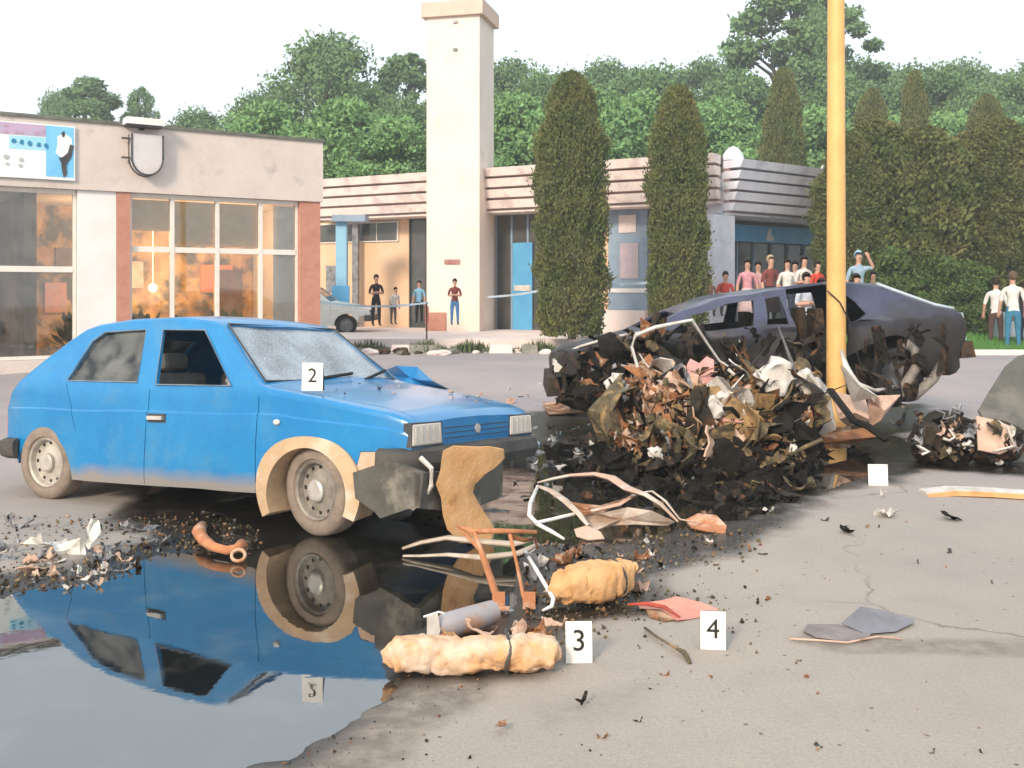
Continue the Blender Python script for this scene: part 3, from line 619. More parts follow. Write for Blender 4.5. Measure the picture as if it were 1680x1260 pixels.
for i in range(5): sb('shelf', -6.9, -5.4, 3.6, 4.19, .5 + .5 * i, .54 + .5 * i, M_indark)
# the two roller blinds high in the right window
# sign on the fascia
sg = thing('shop_sign', 'blue and white printed sign board with a dancing figure on the shop fascia', 'sign', a1 + dirv * U(60) + Vector((0, 0, 3.42)), shop_rz)
sg.location += Vector((dirv.y, -dirv.x, 0)) * .14
M_sw = mat('sign white', (.78, .82, .80), (.72, .80, .80), rough=.4, scale=1.5); M_sb = mat('sign sky blue', (.14, .45, .75), (.22, .58, .80), rough=.4, scale=1.4); M_sm = mat('sign mauve', (.52, .34, .50), (.40, .38, .52), rough=.4, scale=3)
M_st = mat('sign teal lettering', (.02, .20, .36), rough=.4)
sx1 = U(120) - U(60); sx0 = -1.75
def sp(name, x0, x1, z0, z1, m, y=0.0, par=None): q = MB(); q.box(x0, x1, -.03 - y, 0 - y * .99 if y else 0, z0, z1); return link(name, q, m, par or sg)
sp('board', sx0, sx1, 0, .93, M_sw); sp('blue_field', .12, sx1 - .02, .05, .91, M_sb, .004); sp('blue_band', -.45, .118, .48, .70, mat('sign pale blue', (.30, .62, .80), (.42, .72, .84), rough=.4, scale=2), .004)
sp('mauve_band', sx0 + .02, .118, .715, .91, M_sm, .004)
u60 = U(60); M_pinkf = mat('sign faded pink', (.46, .30, .40)); M_gg = mat('sign grey print', (.42, .46, .42))
def glyph(px, z, w_, h_, m, seed):
    rr0 = random.Random(seed); pts_ = [(U(px) - u60 + w_ * math.cos(a) * rr0.uniform(.6, 1), z + h_ * math.sin(a) * rr0.uniform(.6, 1)) for a in np.linspace(0, 2 * PI, 9, endpoint=False)]
    g_ = MB(); g_.prism(pts_, -.042, -.036, lambda u, v, h: (u, h, v)); link('faded_letter', g_, m, sg)
for i, px in enumerate((20, 33, 46, 61, 73)): glyph(px, .61 - .012 * i, .045, .055, M_st, i)
for i, (px, z, w_, h_) in enumerate(((7, .86, .05, .04), (7, .75, .05, .03), (24, .76, .035, .03), (33, .76, .03, .03), (58, .77, .06, .045), (68, .80, .04, .05))): glyph(px, z, w_, h_, M_pinkf, i + 9)
for i, (px, z, w_, h_) in enumerate(((32, .30, .04, .045), (31, .20, .045, .04), (8, .34, .05, .05), (9, .22, .04, .03))): glyph(px, z, w_, h_, M_gg, i + 20)
q = MB(); fl = lambda u, v, h: (u, h, v)
q.prism([(.30, .74), (.42, .80), (.52, .72), (.54, .60), (.46, .46), (.36, .38), (.27, .46), (.30, .58)], -.040, -.035, fl); link('dancer_skirt', q, mat('sign pure white', (.85, .85, .85)), sg)
q = MB(); q.prism([(.50, .62), (.56, .60), (.52, .40), (.44, .26), (.45, .10), (.40, .04), (.37, .16), (.36, .28), (.32, .38), (.38, .39), (.46, .47)], -.046, -.041, fl); q.prism([(.36, .80), (.40, .84), (.42, .80), (.41, .74), (.38, .73)], -.046, -.041, fl); link('dancer_figure', q, M_dark, sg)
# shield shaped wall sign with its lamp
ub = U(235); sh = thing('shield_sign', 'blank rounded shield shaped lightbox sign hanging on the shop fascia', 'sign', a1 + dirv * ub + Vector((dirv.y, -dirv.x, 0)) * .13 + Vector((0, 0, 3.58)), shop_rz)
pts = [(.27, .72), (.27, .30)] + [(.27 * math.cos(a), .30 - .30 * math.sin(a)) for a in np.linspace(.2, PI - .2, 10)] + [(-.27, .30), (-.27, .72)]
q = MB(); q.prism(pts, -.16, 0, fl); link('sign_box', q, mat('faded sign face', (.62, .58, .58), (.55, .50, .48), rough=.5, scale=2), sh)
q = MB(); q.tube([(x, -.165, z) for x, z in pts], .018, 6); q.tube([(x, -.0, z) for x, z in pts], .022, 6); link('sign_rim', q, M_dark, sh, 40)
for z in (.62, .28): q = MB(); q.box(-.42, -.28, -.1, -.06, z, z + .03); link('bracket', q, M_dark, sh)
fl_ = thing('floodlight', 'white box floodlight on the roof edge above the shield sign', 'light', a1 + dirv * U(229) + Vector((dirv.y, -dirv.x, 0)) * .12 + Vector((0, 0, FT - .06)), shop_rz)
q = MB(); q.box(-.33, .33, -.32, .0, .06, .18, taper=.015); link('lamp_housing', q, M_whitecol, fl_); q = MB(); q.box(-.30, .30, -.30, -.02, .03, .059); link('lens', q, M_dark, fl_); q = MB(); q.box(-.05, .05, -.02, .3, .0, .03); link('arm', q, M_dark, fl_)

# ------------------------------------------------------------------ pavilion with ribbed fascia
M_rib = mat('pink ribbed fascia', (.80, .69, .63), (.72, .60, .55), rough=.8, scale=3, fine=.15, c3=(.60, .48, .45), s3=2)
M_ribg = mat('grey white ribbed fascia', (.68, .68, .74), (.60, .60, .66), rough=.8, scale=3, fine=.15, c3=(.50, .50, .55), s3=2)
M_wallo = mat('orange plaster wall', (.66, .42, .25), (.70, .50, .34), rough=.85, scale=.8)
M_bluep = mat('blue painted steel', (.07, .30, .55), (.10, .38, .62), rough=.5, scale=2); M_bluec = mat('pale blue column', (.20, .42, .58), (.26, .48, .62), rough=.6, scale=2)
M_dglass = mat('dark window glass', (.06, .065, .06), (.11, .10, .09), rough=.12, scale=1.2)
M_terr = mat('pale terrace concrete', (.74, .64, .59), (.66, .56, .53), rough=.9, scale=1.2, fine=.25)
M_bgpan = mat('blue grey shutter', (.25, .33, .42), (.20, .27, .35), rough=.6, scale=2)
b0 = Vector((-6.5, 33.9, 0)); bc = Vector((5.45, 27.3, 0)); wv = (bc - b0).normalized(); WL = (bc - b0).length
pav = thing('pavilion', 'long low pavilion with ribbed pink fascia behind the tower and the columnar trees', 'building', b0, math.atan2(wv.y, wv.x))
def fascia(par, L, z0, z1, m, n_=4, y=0, x0=0):
    h = (z1 - z0) / n_
    for i in range(n_):
        mb = MB(); o_ = .05 + .07 * i
        mb.add([(x0 - o_ * 0, y - o_ - .10, z0 + i * h + .05), (L, y - o_ - .10, z0 + i * h + .05), (L, y - o_ - .20, z0 + (i + 1) * h - .03), (x0, y - o_ - .20, z0 + (i + 1) * h - .03),
                (x0, y + .15, z0 + i * h + .05), (L, y + .15, z0 + i * h + .05), (L, y + .15, z0 + (i + 1) * h - .03), (x0, y + .15, z0 + (i + 1) * h - .03)],
               [(0, 1, 2, 3), (5, 4, 7, 6), (3, 2, 6, 7), (1, 0, 4, 5), (0, 3, 7, 4), (1, 5, 6, 2)]); link('fascia_rib', mb, m, par)
    q = MB(); q.box(x0 + .01, L - .01, y - .04, y + .14, z0, z1); link('fascia_core', q, mat('fascia shadow gap', (.30, .22, .20)), par)
def vis(par, px, yoff=0.):                                       # picture column -> distance along a wall
    Mx = Matrix.Rotation(par.rotation_euler.z, 3, 'Z'); d = Mx @ Vector((1, 0, 0)); n_ = Mx @ Vector((0, -1, 0)); o = par.location - n_ * yoff; k = Vector(((px - 840) / 1700, 1, 0)); t = Vector((o.x, o.y, 0)).dot(n_) / k.dot(n_); return (k * t - Vector((o.x, o.y, 0))).dot(d)
V = lambda px, y=.9: vis(pav, px, y)
fascia(pav, WL, 3.92, 5.16, M_rib)
def pb(name, x0, x1, y0, y1, z0, z1, m, par=pav): mb = MB(); mb.box(x0, x1, y0, y1, z0, z1); return link(name, mb, m, par)
pb('roof', 0, WL, .16, 8, 4.9, 5.1, M_roofedge); pb('soffit', 0, WL, -.02, 1.0, 3.86, 3.915, M_rib)
TZ = .38
pb('wall', V(500), V(672), .9, 1.1, TZ, 3.85, M_wallo)
pb('wall', V(700), V(812), .9, 1.1, TZ, 3.85, M_wallo); pb('wall', V(1078), WL, .9, 1.1, TZ, 3.85, M_wallo)
wnd = pb('clerestory_window', V(522), V(655), .84, .897, 3.15, 3.80, M_frame)
xs_ = list(np.linspace(V(522) + .04, V(655) - .04, 5))
for a, b_ in zip(xs_, xs_[1:]): pb('pane', a + .02, b_ - .02, .825, .838, 3.19, 3.76, M_dglass, wnd)
dr = pb('door', V(674), V(698), .92, .98, TZ, 3.84, M_dglass); pb('door_frame', V(672), V(674), .86, 1.0, TZ, 3.85, M_dark); pb('poster_board', V(536), V(556), .86, .898, 1.5, 2.4, M_grey)
pb('post', V(590), V(599), .5, .6, TZ, 3.85, M_grey)
pb('glass_front', V(813), V(900), .95, 1.0, TZ, 3.85, M_dglass)
for i in range(3): pb('glazing_bar', V(812) + i * .55, V(812) + i * .55 + .06, .90, .948, TZ, 3.85, M_bgpan)
bd = pb('blue_door', V(842), V(874), .86, .90, TZ, 3.0, M_bluep); pb('door_band', V(845), V(872), .84, .858, 1.55, 1.72, M_white, bd)
pb('blue_panel', V(1000), V(1064), .80, .90, TZ + .2, 3.85, M_bgpan); po = pb('poster', V(1020), V(1050), .77, .797, 1.9, 2.9, mat('faded poster', (.52, .42, .44), (.42, .36, .40), scale=3)); pb('tan_panel', V(1018), V(1046), .77, .797, 3.2, 3.7, M_terr); pb('pale_band', V(1001), V(1063), .77, .797, 1.5, 1.62, M_whitecol); pb('plinth', V(940), V(1066), .5, .79, .2, 1.0, M_terr)
pb('wall', V(900), V(1000), .95, 1.1, TZ, 3.85, M_wallo)
# right wing
rw0 = bc + Vector((.25, .1, 0)); rwd = Vector((5.0, 4.0, 0)).normalized()
wing = thing('pavilion_wing', 'grey ribbed end of the pavilion with glazed front and blue sign band above the crowd', 'building', rw0, math.atan2(rwd.y, rwd.x))
W_ = lambda px, y=.9: vis(wing, px, y)
fascia(wing, 8.5, 3.62, 5.02, M_ribg, 5)
pb('roof', 0, 8.4, .16, 8, 4.7, 4.9, M_roofedge, wing); pb('soffit', 0, 8.4, -.02, 1.3, 3.56, 3.615, M_ribg, wing)
pb('side_wall', -.0, .1, .16, 8, .0, 4.69, M_ribg, wing)
pb('pillar', W_(1167, .05), W_(1203, .05), .0, .45, .0, 3.55, M_ribg, wing)
gf = pb('glass_front', W_(1205, 1.3), 8.3, 1.3, 1.36, .6, 3.55, M_dglass, wing)
xw = W_(1205, 1.3)
for i in range(7): pb('glazing_bar', xw + i * .8, xw + i * .8 + .06, 1.22, 1.298, .6, 3.0, M_bgpan, wing)
sgn = pb('sign_band', W_(1200, 1.0), W_(1355, 1.0), 1.0, 1.1, 2.95, 3.42, M_bluep, wing)
q = MB(); xq = W_(1262, 1.0); q.prism([(xq - .16, 3.0), (xq + .2, 3.0), (xq + .2, 3.12), (xq + .08, 3.16), (xq + .08, 3.36), (xq - .06, 3.30)], .985, .999, fl); link('sign_emblem', q, M_whitecol, sgn)
q = MB(); q.lathe([(.30, 0), (.26, .18), (.14, .34), (.001, .40)], 16, Matrix.Translation((.35, .1, 5.02)) @ Matrix.Rotation(R(90), 4, 'X')); link('roof_vent', q, M_ribg, wing, 40)
q = MB(); q.lathe([(.22, 0), (.2, .16), (.1, .28), (.001, .32)], 16, Matrix.Translation((5.0, .4, 5.02)) @ Matrix.Rotation(R(90), 4, 'X')); link('roof_vent', q, M_ribg, wing, 40)
# tower
M_tow = mat('pale peach tower render', (.80, .69, .60), (.74, .62, .53), rough=.85, scale=.8, fine=.1, c3=(.60, .47, .40), s3=1.1, m3=(.60, .75))
TY = 30.0
tp = at(700, 530, TY); tw = thing('tower', 'tall square pale tower with terracotta cap rising in front of the pavilion', 'tower', (tp.x + .95, TY + .8, .3), R(-14))
q = MB(); q.box(-.80, .80, -.8, .8, 0, 9.20); o = link('shaft', q, M_tow, tw)
q = MB(); q.box(-.93, .93, -.93, .93, 9.205, 9.62); link('cap', q, mat('terracotta cap', (.68, .48, .38), (.60, .42, .34), scale=3), tw); q = MB(); q.box(-.88, .88, -.88, .88, 9.625, 9.70); link('cap_lid', q, M_rib, tw)
for i, z in enumerate((9.0, 8.2)): q = MB(); q.box(.02, .14, -.86, -.803, z, z + .07); link('cable_clip', q, M_grey, tw)
q = MB(); q.box(-.82, -.2, -.86, -.805, 0, .62); link('base_panel', q, M_brick, tw)
q = MB(); q.box(-.25, .22, -.83, -.804, 2.02, 2.16); link('name_plate', q, mat('dark red plate', (.28, .06, .05), (.45, .3, .28), scale=12), tw)
# blue canopy column
cp = at(561, 505, 31.0); cc = thing('canopy_column', 'blue steel column with grey cap plate beside the orange pavilion wall', 'column', (cp.x, 31.0, .35))
q = MB(); q.box(-.16, .16, -.16, .16, 0, 3.25); link('shaft', q, M_bluec, cc); q = MB(); q.box(-.24, .75, -.4, .4, 3.255, 3.45); link('cap_plate', q, M_bgpan, cc); q = MB(); q.box(-.26, .26, -.26, -.17, .6, 1.35); link('blue_notice', q, M_bluep, cc)

# terrace and kerb
q = MB(); q.prism([(-60, 26.6), (1.15, 24.9), (1.35, 24.9), (1.5, 26.2), (5.0, 26.2), (60, 30), (60, 90), (-60, 90)], .05, TZ, lambda u, v, h: (u, v, h)); struct('terrace', q, M_terr)
q = MB(); q.prism([(4.9, 26.4), (5.6, 25.3), (16, 29), (16, 40), (4.9, 40)], .06, .58, lambda u, v, h: (u, v, h)); struct('upper_terrace', q, M_terr)
kb = struct('kerb', (lambda q: (q.box(-14, 2.2, 22.9, 23.1, .1, .25), q)[1])(MB()), M_terr)
rk = random.Random(3); i = 0; x = -5.5
while x < 1.9:
    L_ = rk.uniform(.3, .75); kind = i % 3
    if kind != 1:
        q = MB(); q.box(-L_ / 2, L_ / 2, -.09, .09, 0, .20, taper=.02); o = link('kerb_stone', q, M_terr if kind else mat('mossy kerb stone', (.16, .17, .13), (.3, .27, .24), scale=6), kb); o.location = (x, 22.80, .15); o.rotation_euler = (0, 0, rk.uniform(-.08, .08))
    x += L_ + .12; i += 1
rk2 = random.Random(9)
for i in range(16):
    q = MB(); s_ = rk2.uniform(.06, .16); q.ico((0, 0, 0), s_, 2, (1.3, .8, .6), 0, .22, i); px_ = rk2.uniform(590, 920); p_ = Vector(((px_ - 840) / 1700 * 22.4, 22.4 + rk2.uniform(-.5, .35), .17 + s_ * .35)); o = link('kerb_lump', q, [M_terr, M_roofedge, M_char][i % 3]); o.location = p_
    tag(o, '%s lump of broken kerb on the far road edge %s' % (['pale', 'mossy dark', 'black'][i % 3], 'near the blue car' if px_ < 680 else 'below the tower' if px_ < 800 else 'left of the dark saloon'), 'kerb piece', 'broken kerb lumps')
# right hand kerb and verge
kr = struct('verge_kerb', (lambda q: (q.box(7.0, 40, 22.0, 22.22, .1, .28), q)[1])(MB()), M_terr)
M_grass = mat('grass blades', (.07, .20, .04), (.10, .26, .05), rough=.8, scale=.5)
q = MB(); q.prism([(22.23, .05), (22.23, .24), (26.2, .46), (60, .5), (60, .05)], 6.5, 60, lambda u, v, h: (h, u, v)); struct('verge', q, mat('verge soil', (.06, .12, .03), (.09, .16, .04), scale=3))
rg = random.Random(5); q = MB()
for i in range(16000):
    x = rg.uniform(7.4, 15); y = 22.3 + rg.random() ** 1.7 * 7; h = rg.uniform(.05, .13); a = rg.uniform(0, 3.14); dx, dy = math.cos(a) * .02, math.sin(a) * .02; lx, ly = rg.uniform(-.04, .04), rg.uniform(-.04, .04)
    zv = .22 + (min(y, 26.2) - 22.23) * .0554; q.add([(x - dx, y - dy, zv), (x + dx, y + dy, zv), (x + lx, y + ly, zv + .02 + h)], [(0, 1, 2)])
gr = link('grass', q, M_grass, fix=False); gr['kind'] = 'stuff'; gr['label'] = 'bright green mown grass on the verge beyond the right kerb'
rg = random.Random(6); q = MB()
for cx in (-4.4, -3.2, -1.9, -.9, .6):
    for i in range(260):
        x = cx + rg.gauss(0, .28); y = 22.95 + rg.gauss(0, .10); h = rg.uniform(.05, .28) * math.exp(-((x - cx) / .4) ** 2); a = rg.uniform(0, 3.14); dx, dy = math.cos(a) * .025, math.sin(a) * .025
        q.add([(x - dx, y - dy, .2), (x + dx, y + dy, .2), (x + rg.uniform(-.08, .08), y + rg.uniform(-.05, .05), .26 + h)], [(0, 1, 2)])
wd_ = link('weeds', q, mat('dark weeds', (.05, .08, .03), (.09, .12, .04), scale=4), fix=False); wd_['kind'] = 'stuff'; wd_['label'] = 'dark weeds growing along the broken kerb'

# ------------------------------------------------------------------ vegetation
def leafmat(name, a, b_, sc=.35, tr=.25):
    m = mat(name, a, b_, rough=.75, scale=sc, mix=(.35, .7), detail=3, spec=.2); return m
M_l1 = leafmat('broadleaf dark', (.10, .185, .075), (.15, .25, .10)); M_l2 = leafmat('broadleaf light', (.14, .27, .10), (.19, .33, .12)); M_l3 = leafmat('thuja scale leaves', (.155, .155, .055), (.075, .115, .035), 1.1)
M_bark = mat('bark', (.10, .08, .06), (.05, .04, .03), rough=.9, scale=6, bump=.5)
def crown_mesh(name, seed, H, Rx, n_leaf, leaf, sparse=0, low=.12):
    rr = np.random.RandomState(seed); V_ = []; ncl = 120 if not sparse else 110
    cs = []
    for i in range(ncl):
        a = rr.rand() * 2 * PI; z = low + (1 - low) * rr.rand() ** .8; prof = math.sin(PI * min(1, (z - low) / (1 - low) * .86 + .14)) ** .6
        rad = Rx * prof * math.sqrt(rr.rand()) * .95; cs.append((rad * math.cos(a), rad * math.sin(a), z * H * .93, Rx * (.10 + .17 * rr.rand()) * (1 - .25 * sparse)))
    per = n_leaf // ncl; quads = []
    for cx, cy, cz, cr in cs:
        d = rr.normal(size=(per, 3)); d /= np.linalg.norm(d, axis=1)[:, None]; rad = cr * (.35 + .65 * rr.rand(per) ** .5) * (1 + .35 * rr.normal(size=per) * .5); p = d * rad[:, None] * np.array([1, 1, .75]) + [cx, cy, cz]
        t = rr.normal(size=(per, 3)); t /= np.linalg.norm(t, axis=1)[:, None]; u = np.cross(t, rr.normal(size=(per, 3))); u /= np.linalg.norm(u, axis=1)[:, None]; s = (leaf * (.6 + .8 * rr.rand(per)))[:, None]
        quads.append(np.stack([p - t * s, p + u * s * .55, p + t * s, p - u * s * .55], 1))
    Q = np.concatenate(quads).reshape(-1, 3); F = np.arange(len(Q)).reshape(-1, 4)
    me = bpy.data.meshes.new(name); me.from_pydata(Q.tolist(), [], F.tolist()); return me, cs
def tree_proto(kind, seed, H, Rx, n_leaf, leaf, m, sparse=0, low=.2):
    me, cs = crown_mesh('crown', seed, H, Rx, n_leaf, leaf, sparse, low); me.materials.append(m)
    tr = MB(); r0 = .022 * H; pts = [(0, 0, 0), (.05 * Rx, 0, H * .25), (-.03 * Rx, .04 * Rx, H * .5), (0, 0, H * .8)]; tr.tube(pts, [r0, r0 * .75, r0 * .5, r0 * .15], 8)
    for c_ in cs[::8 if not sparse else 6]:
        b_ = Vector((0, 0, min(c_[2] * .7, H * .6))); e = Vector(c_[:3]); mid = (b_ + e) / 2 + Vector((0, 0, .06 * H)); tr.tube([b_, mid, e], [r0 * .35, r0 * .22, r0 * .08], 5)
    tme = tr.mesh('trunk'); tme.materials.append(M_bark); return me, tme
def put_tree(name, protos, loc, label, group, rz=0, sc=1, cat='tree', crown='crown', xy=1):
    t = thing(name, label, cat, loc, rz, group); t.scale = (sc * xy, sc * xy, sc)
    for nm, me in zip((crown, 'trunk'), protos):
        o = bpy.data.objects.new(nm, me); COL.objects.link(o); o.parent = t
    return t
TA = tree_proto('a', 1, 16, 5.6, 34000, .13, M_l1); TB = tree_proto('b', 2, 17, 6.0, 34000, .13, M_l1, low=.1); TC = tree_proto('c', 3, 10, 4.6, 30000, .11, M_l2, low=.05); TD = tree_proto('d', 4, 18, 4.0, 26000, .13, M_l1, sparse=1, low=.25); TE = tree_proto('e', 8, 10, 4.2, 30000, .11, M_l2, low=.05)
GB = 'broadleaf trees behind the pavilion'
def tr_at(px, ytop, Y, pr, H0, label, rz=0, xy=1, low=None):
    H = 1.5 + (480 - ytop) / 1700 * Y; x = (px - 840) / 1700 * Y; return put_tree('broadleaf_tree', pr, (x, Y, .3), label, GB, rz, H / H0, xy=xy)
tr_at(530, 38, 56, TA, 16.5, 'largest round-crowned broadleaf tree left of the tower against the white sky', .4, 1.0)
tr_at(672, 70, 60, TD, 18, 'sparse tree showing sky through its crown directly left of the tower', 1, 1.0)
tr_at(150, 112, 62, TD, 18, 'thin crowned tree showing above the shop sign', 2, 1.2); tr_at(232, 128, 66, TD, 18, 'narrow dark tree just above the floodlight', .5, .5); tr_at(90, 135, 70, TA, 16.5, 'small round tree at the far left above the shop roof', .5, .55)
tr_at(330, 168, 60, TB, 17.5, 'low dark tree between shop roof and the large round tree', 2.2, 1.0)
for px, yt, Y, pr, H0, rz, lb in ((440, 165, 42, TC, 10.2, 0, 'light green bushy tree behind the right end of the shop roof'), (560, 158, 41, TE, 10.2, 1, 'light green bushy tree under the largest round tree'), (650, 190, 40, TC, 10.2, 2.5, 'light green tree touching the left edge of the tower'),
                                  (850, 150, 44, TE, 10.2, 3, 'light green tree between the tower and the first columnar thuja'), (960, 140, 43, TC, 10.2, 4, 'light green tree behind the first columnar thuja'), (1060, 150, 44, TE, 10.2, 5, 'light green tree between the two big thujas'), (1180, 160, 45, TC, 10.2, 1.4, 'light green tree behind the roof vent of the pavilion wing'),
                                  (1350, 170, 48, TC, 10.2, 2.0, 'light green tree just right of the yellow pole'), (1450, 185, 47, TE, 10.2, .8, 'light green tree right of the pole over the hedge'), (1560, 180, 46, TC, 10.2, 1.8, 'light green tree above the middle of the hedge'), (1680, 190, 46, TE, 10.2, 4.0, 'light green tree above the right end of the hedge')):
    tr_at(px, yt, Y, pr, H0, lb, rz)
for i, (px, yt, Y, pr, rz) in enumerate(((840, 92, 62, TB, 0), (920, 88, 64, TA, 1), (1000, 96, 66, TB, 2), (1075, 78, 64, TA, 3), (1150, 92, 66, TB, 4), (1225, 100, 64, TA, 5), (1420, 92, 66, TB, 1.5), (1490, 78, 68, TA, 2.5), (1570, 96, 66, TB, 3.5), (1640, 92, 64, TA, 4.5), (1720, 84, 66, TB, 5.5), (770, 110, 66, TA, .6), (1340, 105, 66, TB, .3))):
    where = ['right of the tower', 'above the first thuja', 'between the thuja tops', 'above the second thuja', 'just right of the second thuja', 'left of the tallest tree', 'next right of the pole', 'second right of the pole', 'third right of the pole', 'fourth right of the pole', 'at the right picture edge', 'behind the tower', 'behind the yellow pole'][i]
    tr_at(px, yt, Y, pr, 17.0, 'dark tall broadleaf tree on the skyline ' + where, rz, .95)
for i, (px, yt, Y, pr, rz) in enumerate(((800, 128, 55, TA, .5), (895, 120, 54, TB, 1.5), (985, 124, 55, TA, 2.5), (1050, 112, 54, TB, 3.2), (1130, 120, 55, TA, 4.1), (1205, 112, 54, TB, 5), (1275, 110, 56, TA, .9), (1385, 118, 55, TB, 1.9), (1455, 112, 56, TA, 2.9), (1530, 104, 55, TB, 3.9), (1605, 116, 54, TA, 4.9), (1690, 110, 55, TB, 5.9), (640, 130, 54, TA, .2), (430, 150, 55, TB, 1.2))):
    wh = ['behind the tower right edge', 'above the left half of the first thuja', 'right of the first thuja top', 'between the two big thujas', 'above the second thuja top', 'right of the second thuja top', 'left of the pole behind the wing', 'immediately right of the pole', 'second right of the pole', 'third right of the pole', 'fourth right of the pole', 'at the right edge', 'left of the tower', 'above the shop roof end'][i]
    tr_at(px, yt, Y, pr, 17.0, 'mid-height dark tree in the second row ' + wh, rz, .9)
tr_at(1310, -70, 60, TD, 18, 'tallest tree with open crown rising beside the top of the yellow pole', .2, 1.15); tr_at(1335, -10, 58, TA, 16.5, 'slim dense tree immediately left of the yellow pole top', .2, .42)
def thuja_mesh(seed, H, Rb, nleaf, leaf=.05):
    rr = np.random.RandomState(seed); z = rr.rand(nleaf) ** .92 * H; a = rr.rand(nleaf) * 2 * PI
    prof = np.minimum(1, ((H - z) / H * 3.6)) ** .5 * (.86 + .14 * np.minimum(1, z / (H * .15))); lob = .86 + .30 * (vnoise(a * 2.2 + 50 + seed * 9, z * 2.0 + 10) + .5 * vnoise(a * 5 + 20, z * 5.0 + 40) - .3) + .05 * np.sin(a * 5 + z * 1.3) + .08 * np.sin(a * 9 - z * 3.1 + 1) + .07 * np.sin(z * 5 + a * 2)
    rad = Rb * prof * lob * (1 - .30 * rr.rand(nleaf) ** 2) + rr.normal(size=nleaf) * .055; p = np.stack([rad * np.cos(a), rad * np.sin(a), z + .1], 1)
    t = np.stack([np.cos(a) * .5, np.sin(a) * .5, np.ones(nleaf) * 1.0], 1) + rr.normal(size=(nleaf, 3)) * .35; t /= np.linalg.norm(t, axis=1)[:, None]; u = np.cross(t, rr.normal(size=(nleaf, 3))); u /= np.linalg.norm(u, axis=1)[:, None]; s = (leaf * (.7 + rr.rand(nleaf)))[:, None]
    Q = np.stack([p - t * s, p + u * s * .5, p + t * s, p - u * s * .5], 1).reshape(-1, 3); F = np.arange(len(Q)).reshape(-1, 4)
    me = bpy.data.meshes.new('foliage'); me.from_pydata(Q.tolist(), [], F.tolist()); me.materials.append(M_l3)
    q = MB(); q.tube([(0, 0, 0), (0, 0, H * .9)], [Rb * .14, .02], 7); q.tube([(0, 0, .35), (0, 0, H * .5), (0, 0, H * .93)], [Rb * .62, Rb * .66, .05], 10)
    tm = q.mesh('trunk'); tm.materials.append(M_bark); return me, tm
TH1 = thuja_mesh(1, 7.4, .86, 64000, .038); TH2 = thuja_mesh(2, 7.0, .72, 54000, .038); TH3 = thuja_mesh(3, 6.0, .85, 30000, .055)
def th_at(px, ytop, Y, pr, H0, label, xy=1, z=.2, rz=0):
    H = 1.5 + (480 - ytop) / 1700 * Y - z; return put_tree('thuja', pr, ((px - 840) / 1700 * Y, Y, z), label, 'columnar thujas', rz, H / H0, xy=xy, crown='foliage')
th_at(938, 124, 24.0, TH1, 7.4, 'broad columnar thuja next right of the tower', 1.05, .42, .3); th_at(1112, 146, 24.6, TH2, 7.0, 'slimmer columnar thuja left of the pavilion wing corner', 1.06, .42)
th_at(1285, 118, 37, TH2, 7.0, 'thuja standing behind the pavilion wing roof', .75, .3, 1); th_at(1500, 122, 38, TH2, 7.0, 'brownish thuja rising out of the hedge right of the pole', .6, .3, 2); th_at(1618, 160, 36, TH1, 7.4, 'brownish thuja rising out of the hedge at the right', .8, .3, 3); th_at(1430, 150, 39, TH1, 7.4, 'tall thuja close behind the hedge beside the pole', .7, .3, 3)
hx = [1398, 1436, 1478, 1516, 1556, 1598, 1640, 1684, 1728]; hl = ['against the yellow pole', 'second from the pole', 'third from the pole', 'fourth from the pole', 'fifth from the pole', 'sixth from the pole', 'behind the man in blue trousers', 'at the right picture edge', 'just outside the right picture edge']
for i, px in enumerate(hx): th_at(px, [225, 205, 235, 215, 240, 222, 200, 215, 220][i], 27.5 + (i % 3) * .5, TH3 if i % 2 else TH1, 6.0 if i % 2 else 7.4, 'hedge thuja ' + hl[i], 1.5, .4, i * .7)
SB = tree_proto('s', 12, 2.2, 1.3, 9000, .045, leafmat('hedge leaves', (.06, .11, .03), (.10, .15, .045), 3), low=.02)
for i, (px, yt, Y) in enumerate(((1470, 400, 25.6), (1540, 415, 25.2), (1590, 430, 25.0), (1640, 455, 25.8), (1700, 445, 25.4), (1420, 430, 25.6))):
    Y += 1.2; H = 1.5 + (480 - yt) / 1700 * Y - .4
    put_tree('shrub', SB, ((px - 840) / 1700 * Y, Y, .4), 'green leafy shrub at the foot of the hedge ' + ['behind the dark car roof', 'behind the dark car boot', 'just right of the dark car boot', 'left of the man in blue trousers', 'behind the man in blue trousers', 'right beside the yellow pole'][i], 'shrubs at the foot of the hedge', i, H / 2.2, cat='shrub', xy=.9)

# ------------------------------------------------------------------ yellow pole
gpole = Vector(((1372 - 840) / 1700 * 10.9, 10.9, 0))
M_yel = mat('yellow painted pole', (.72, .45, .16), (.68, .37, .12), rough=.5, scale=2, fine=.15, c3=(.55, .30, .12), s3=1.5, m3=(.6, .75))
pole = thing('lamp_pole', 'tall yellow painted steel pole standing in the wreckage', 'pole', gpole)
q = MB(); q.tube([(0, 0, .0), (0, 0, 1.0), (-.003, 0, 5.2)], [.105, .100, .084], 24); link('shaft', q, M_yel, pole, 40)
q = MB(); q.tube([(0, 0, .0), (0, 0, .1)], .15, 20); link('base_collar', q, M_rust, pole, 40)
q = MB(); q.tube([(-.12, -.08, 1.52), (0, -.115, 1.40), (.10, -.09, 1.22), (.16, -.12, .95), (.2, -.2, .7)], .008, 5); link('loose_cable', q, M_black, pole, 180)

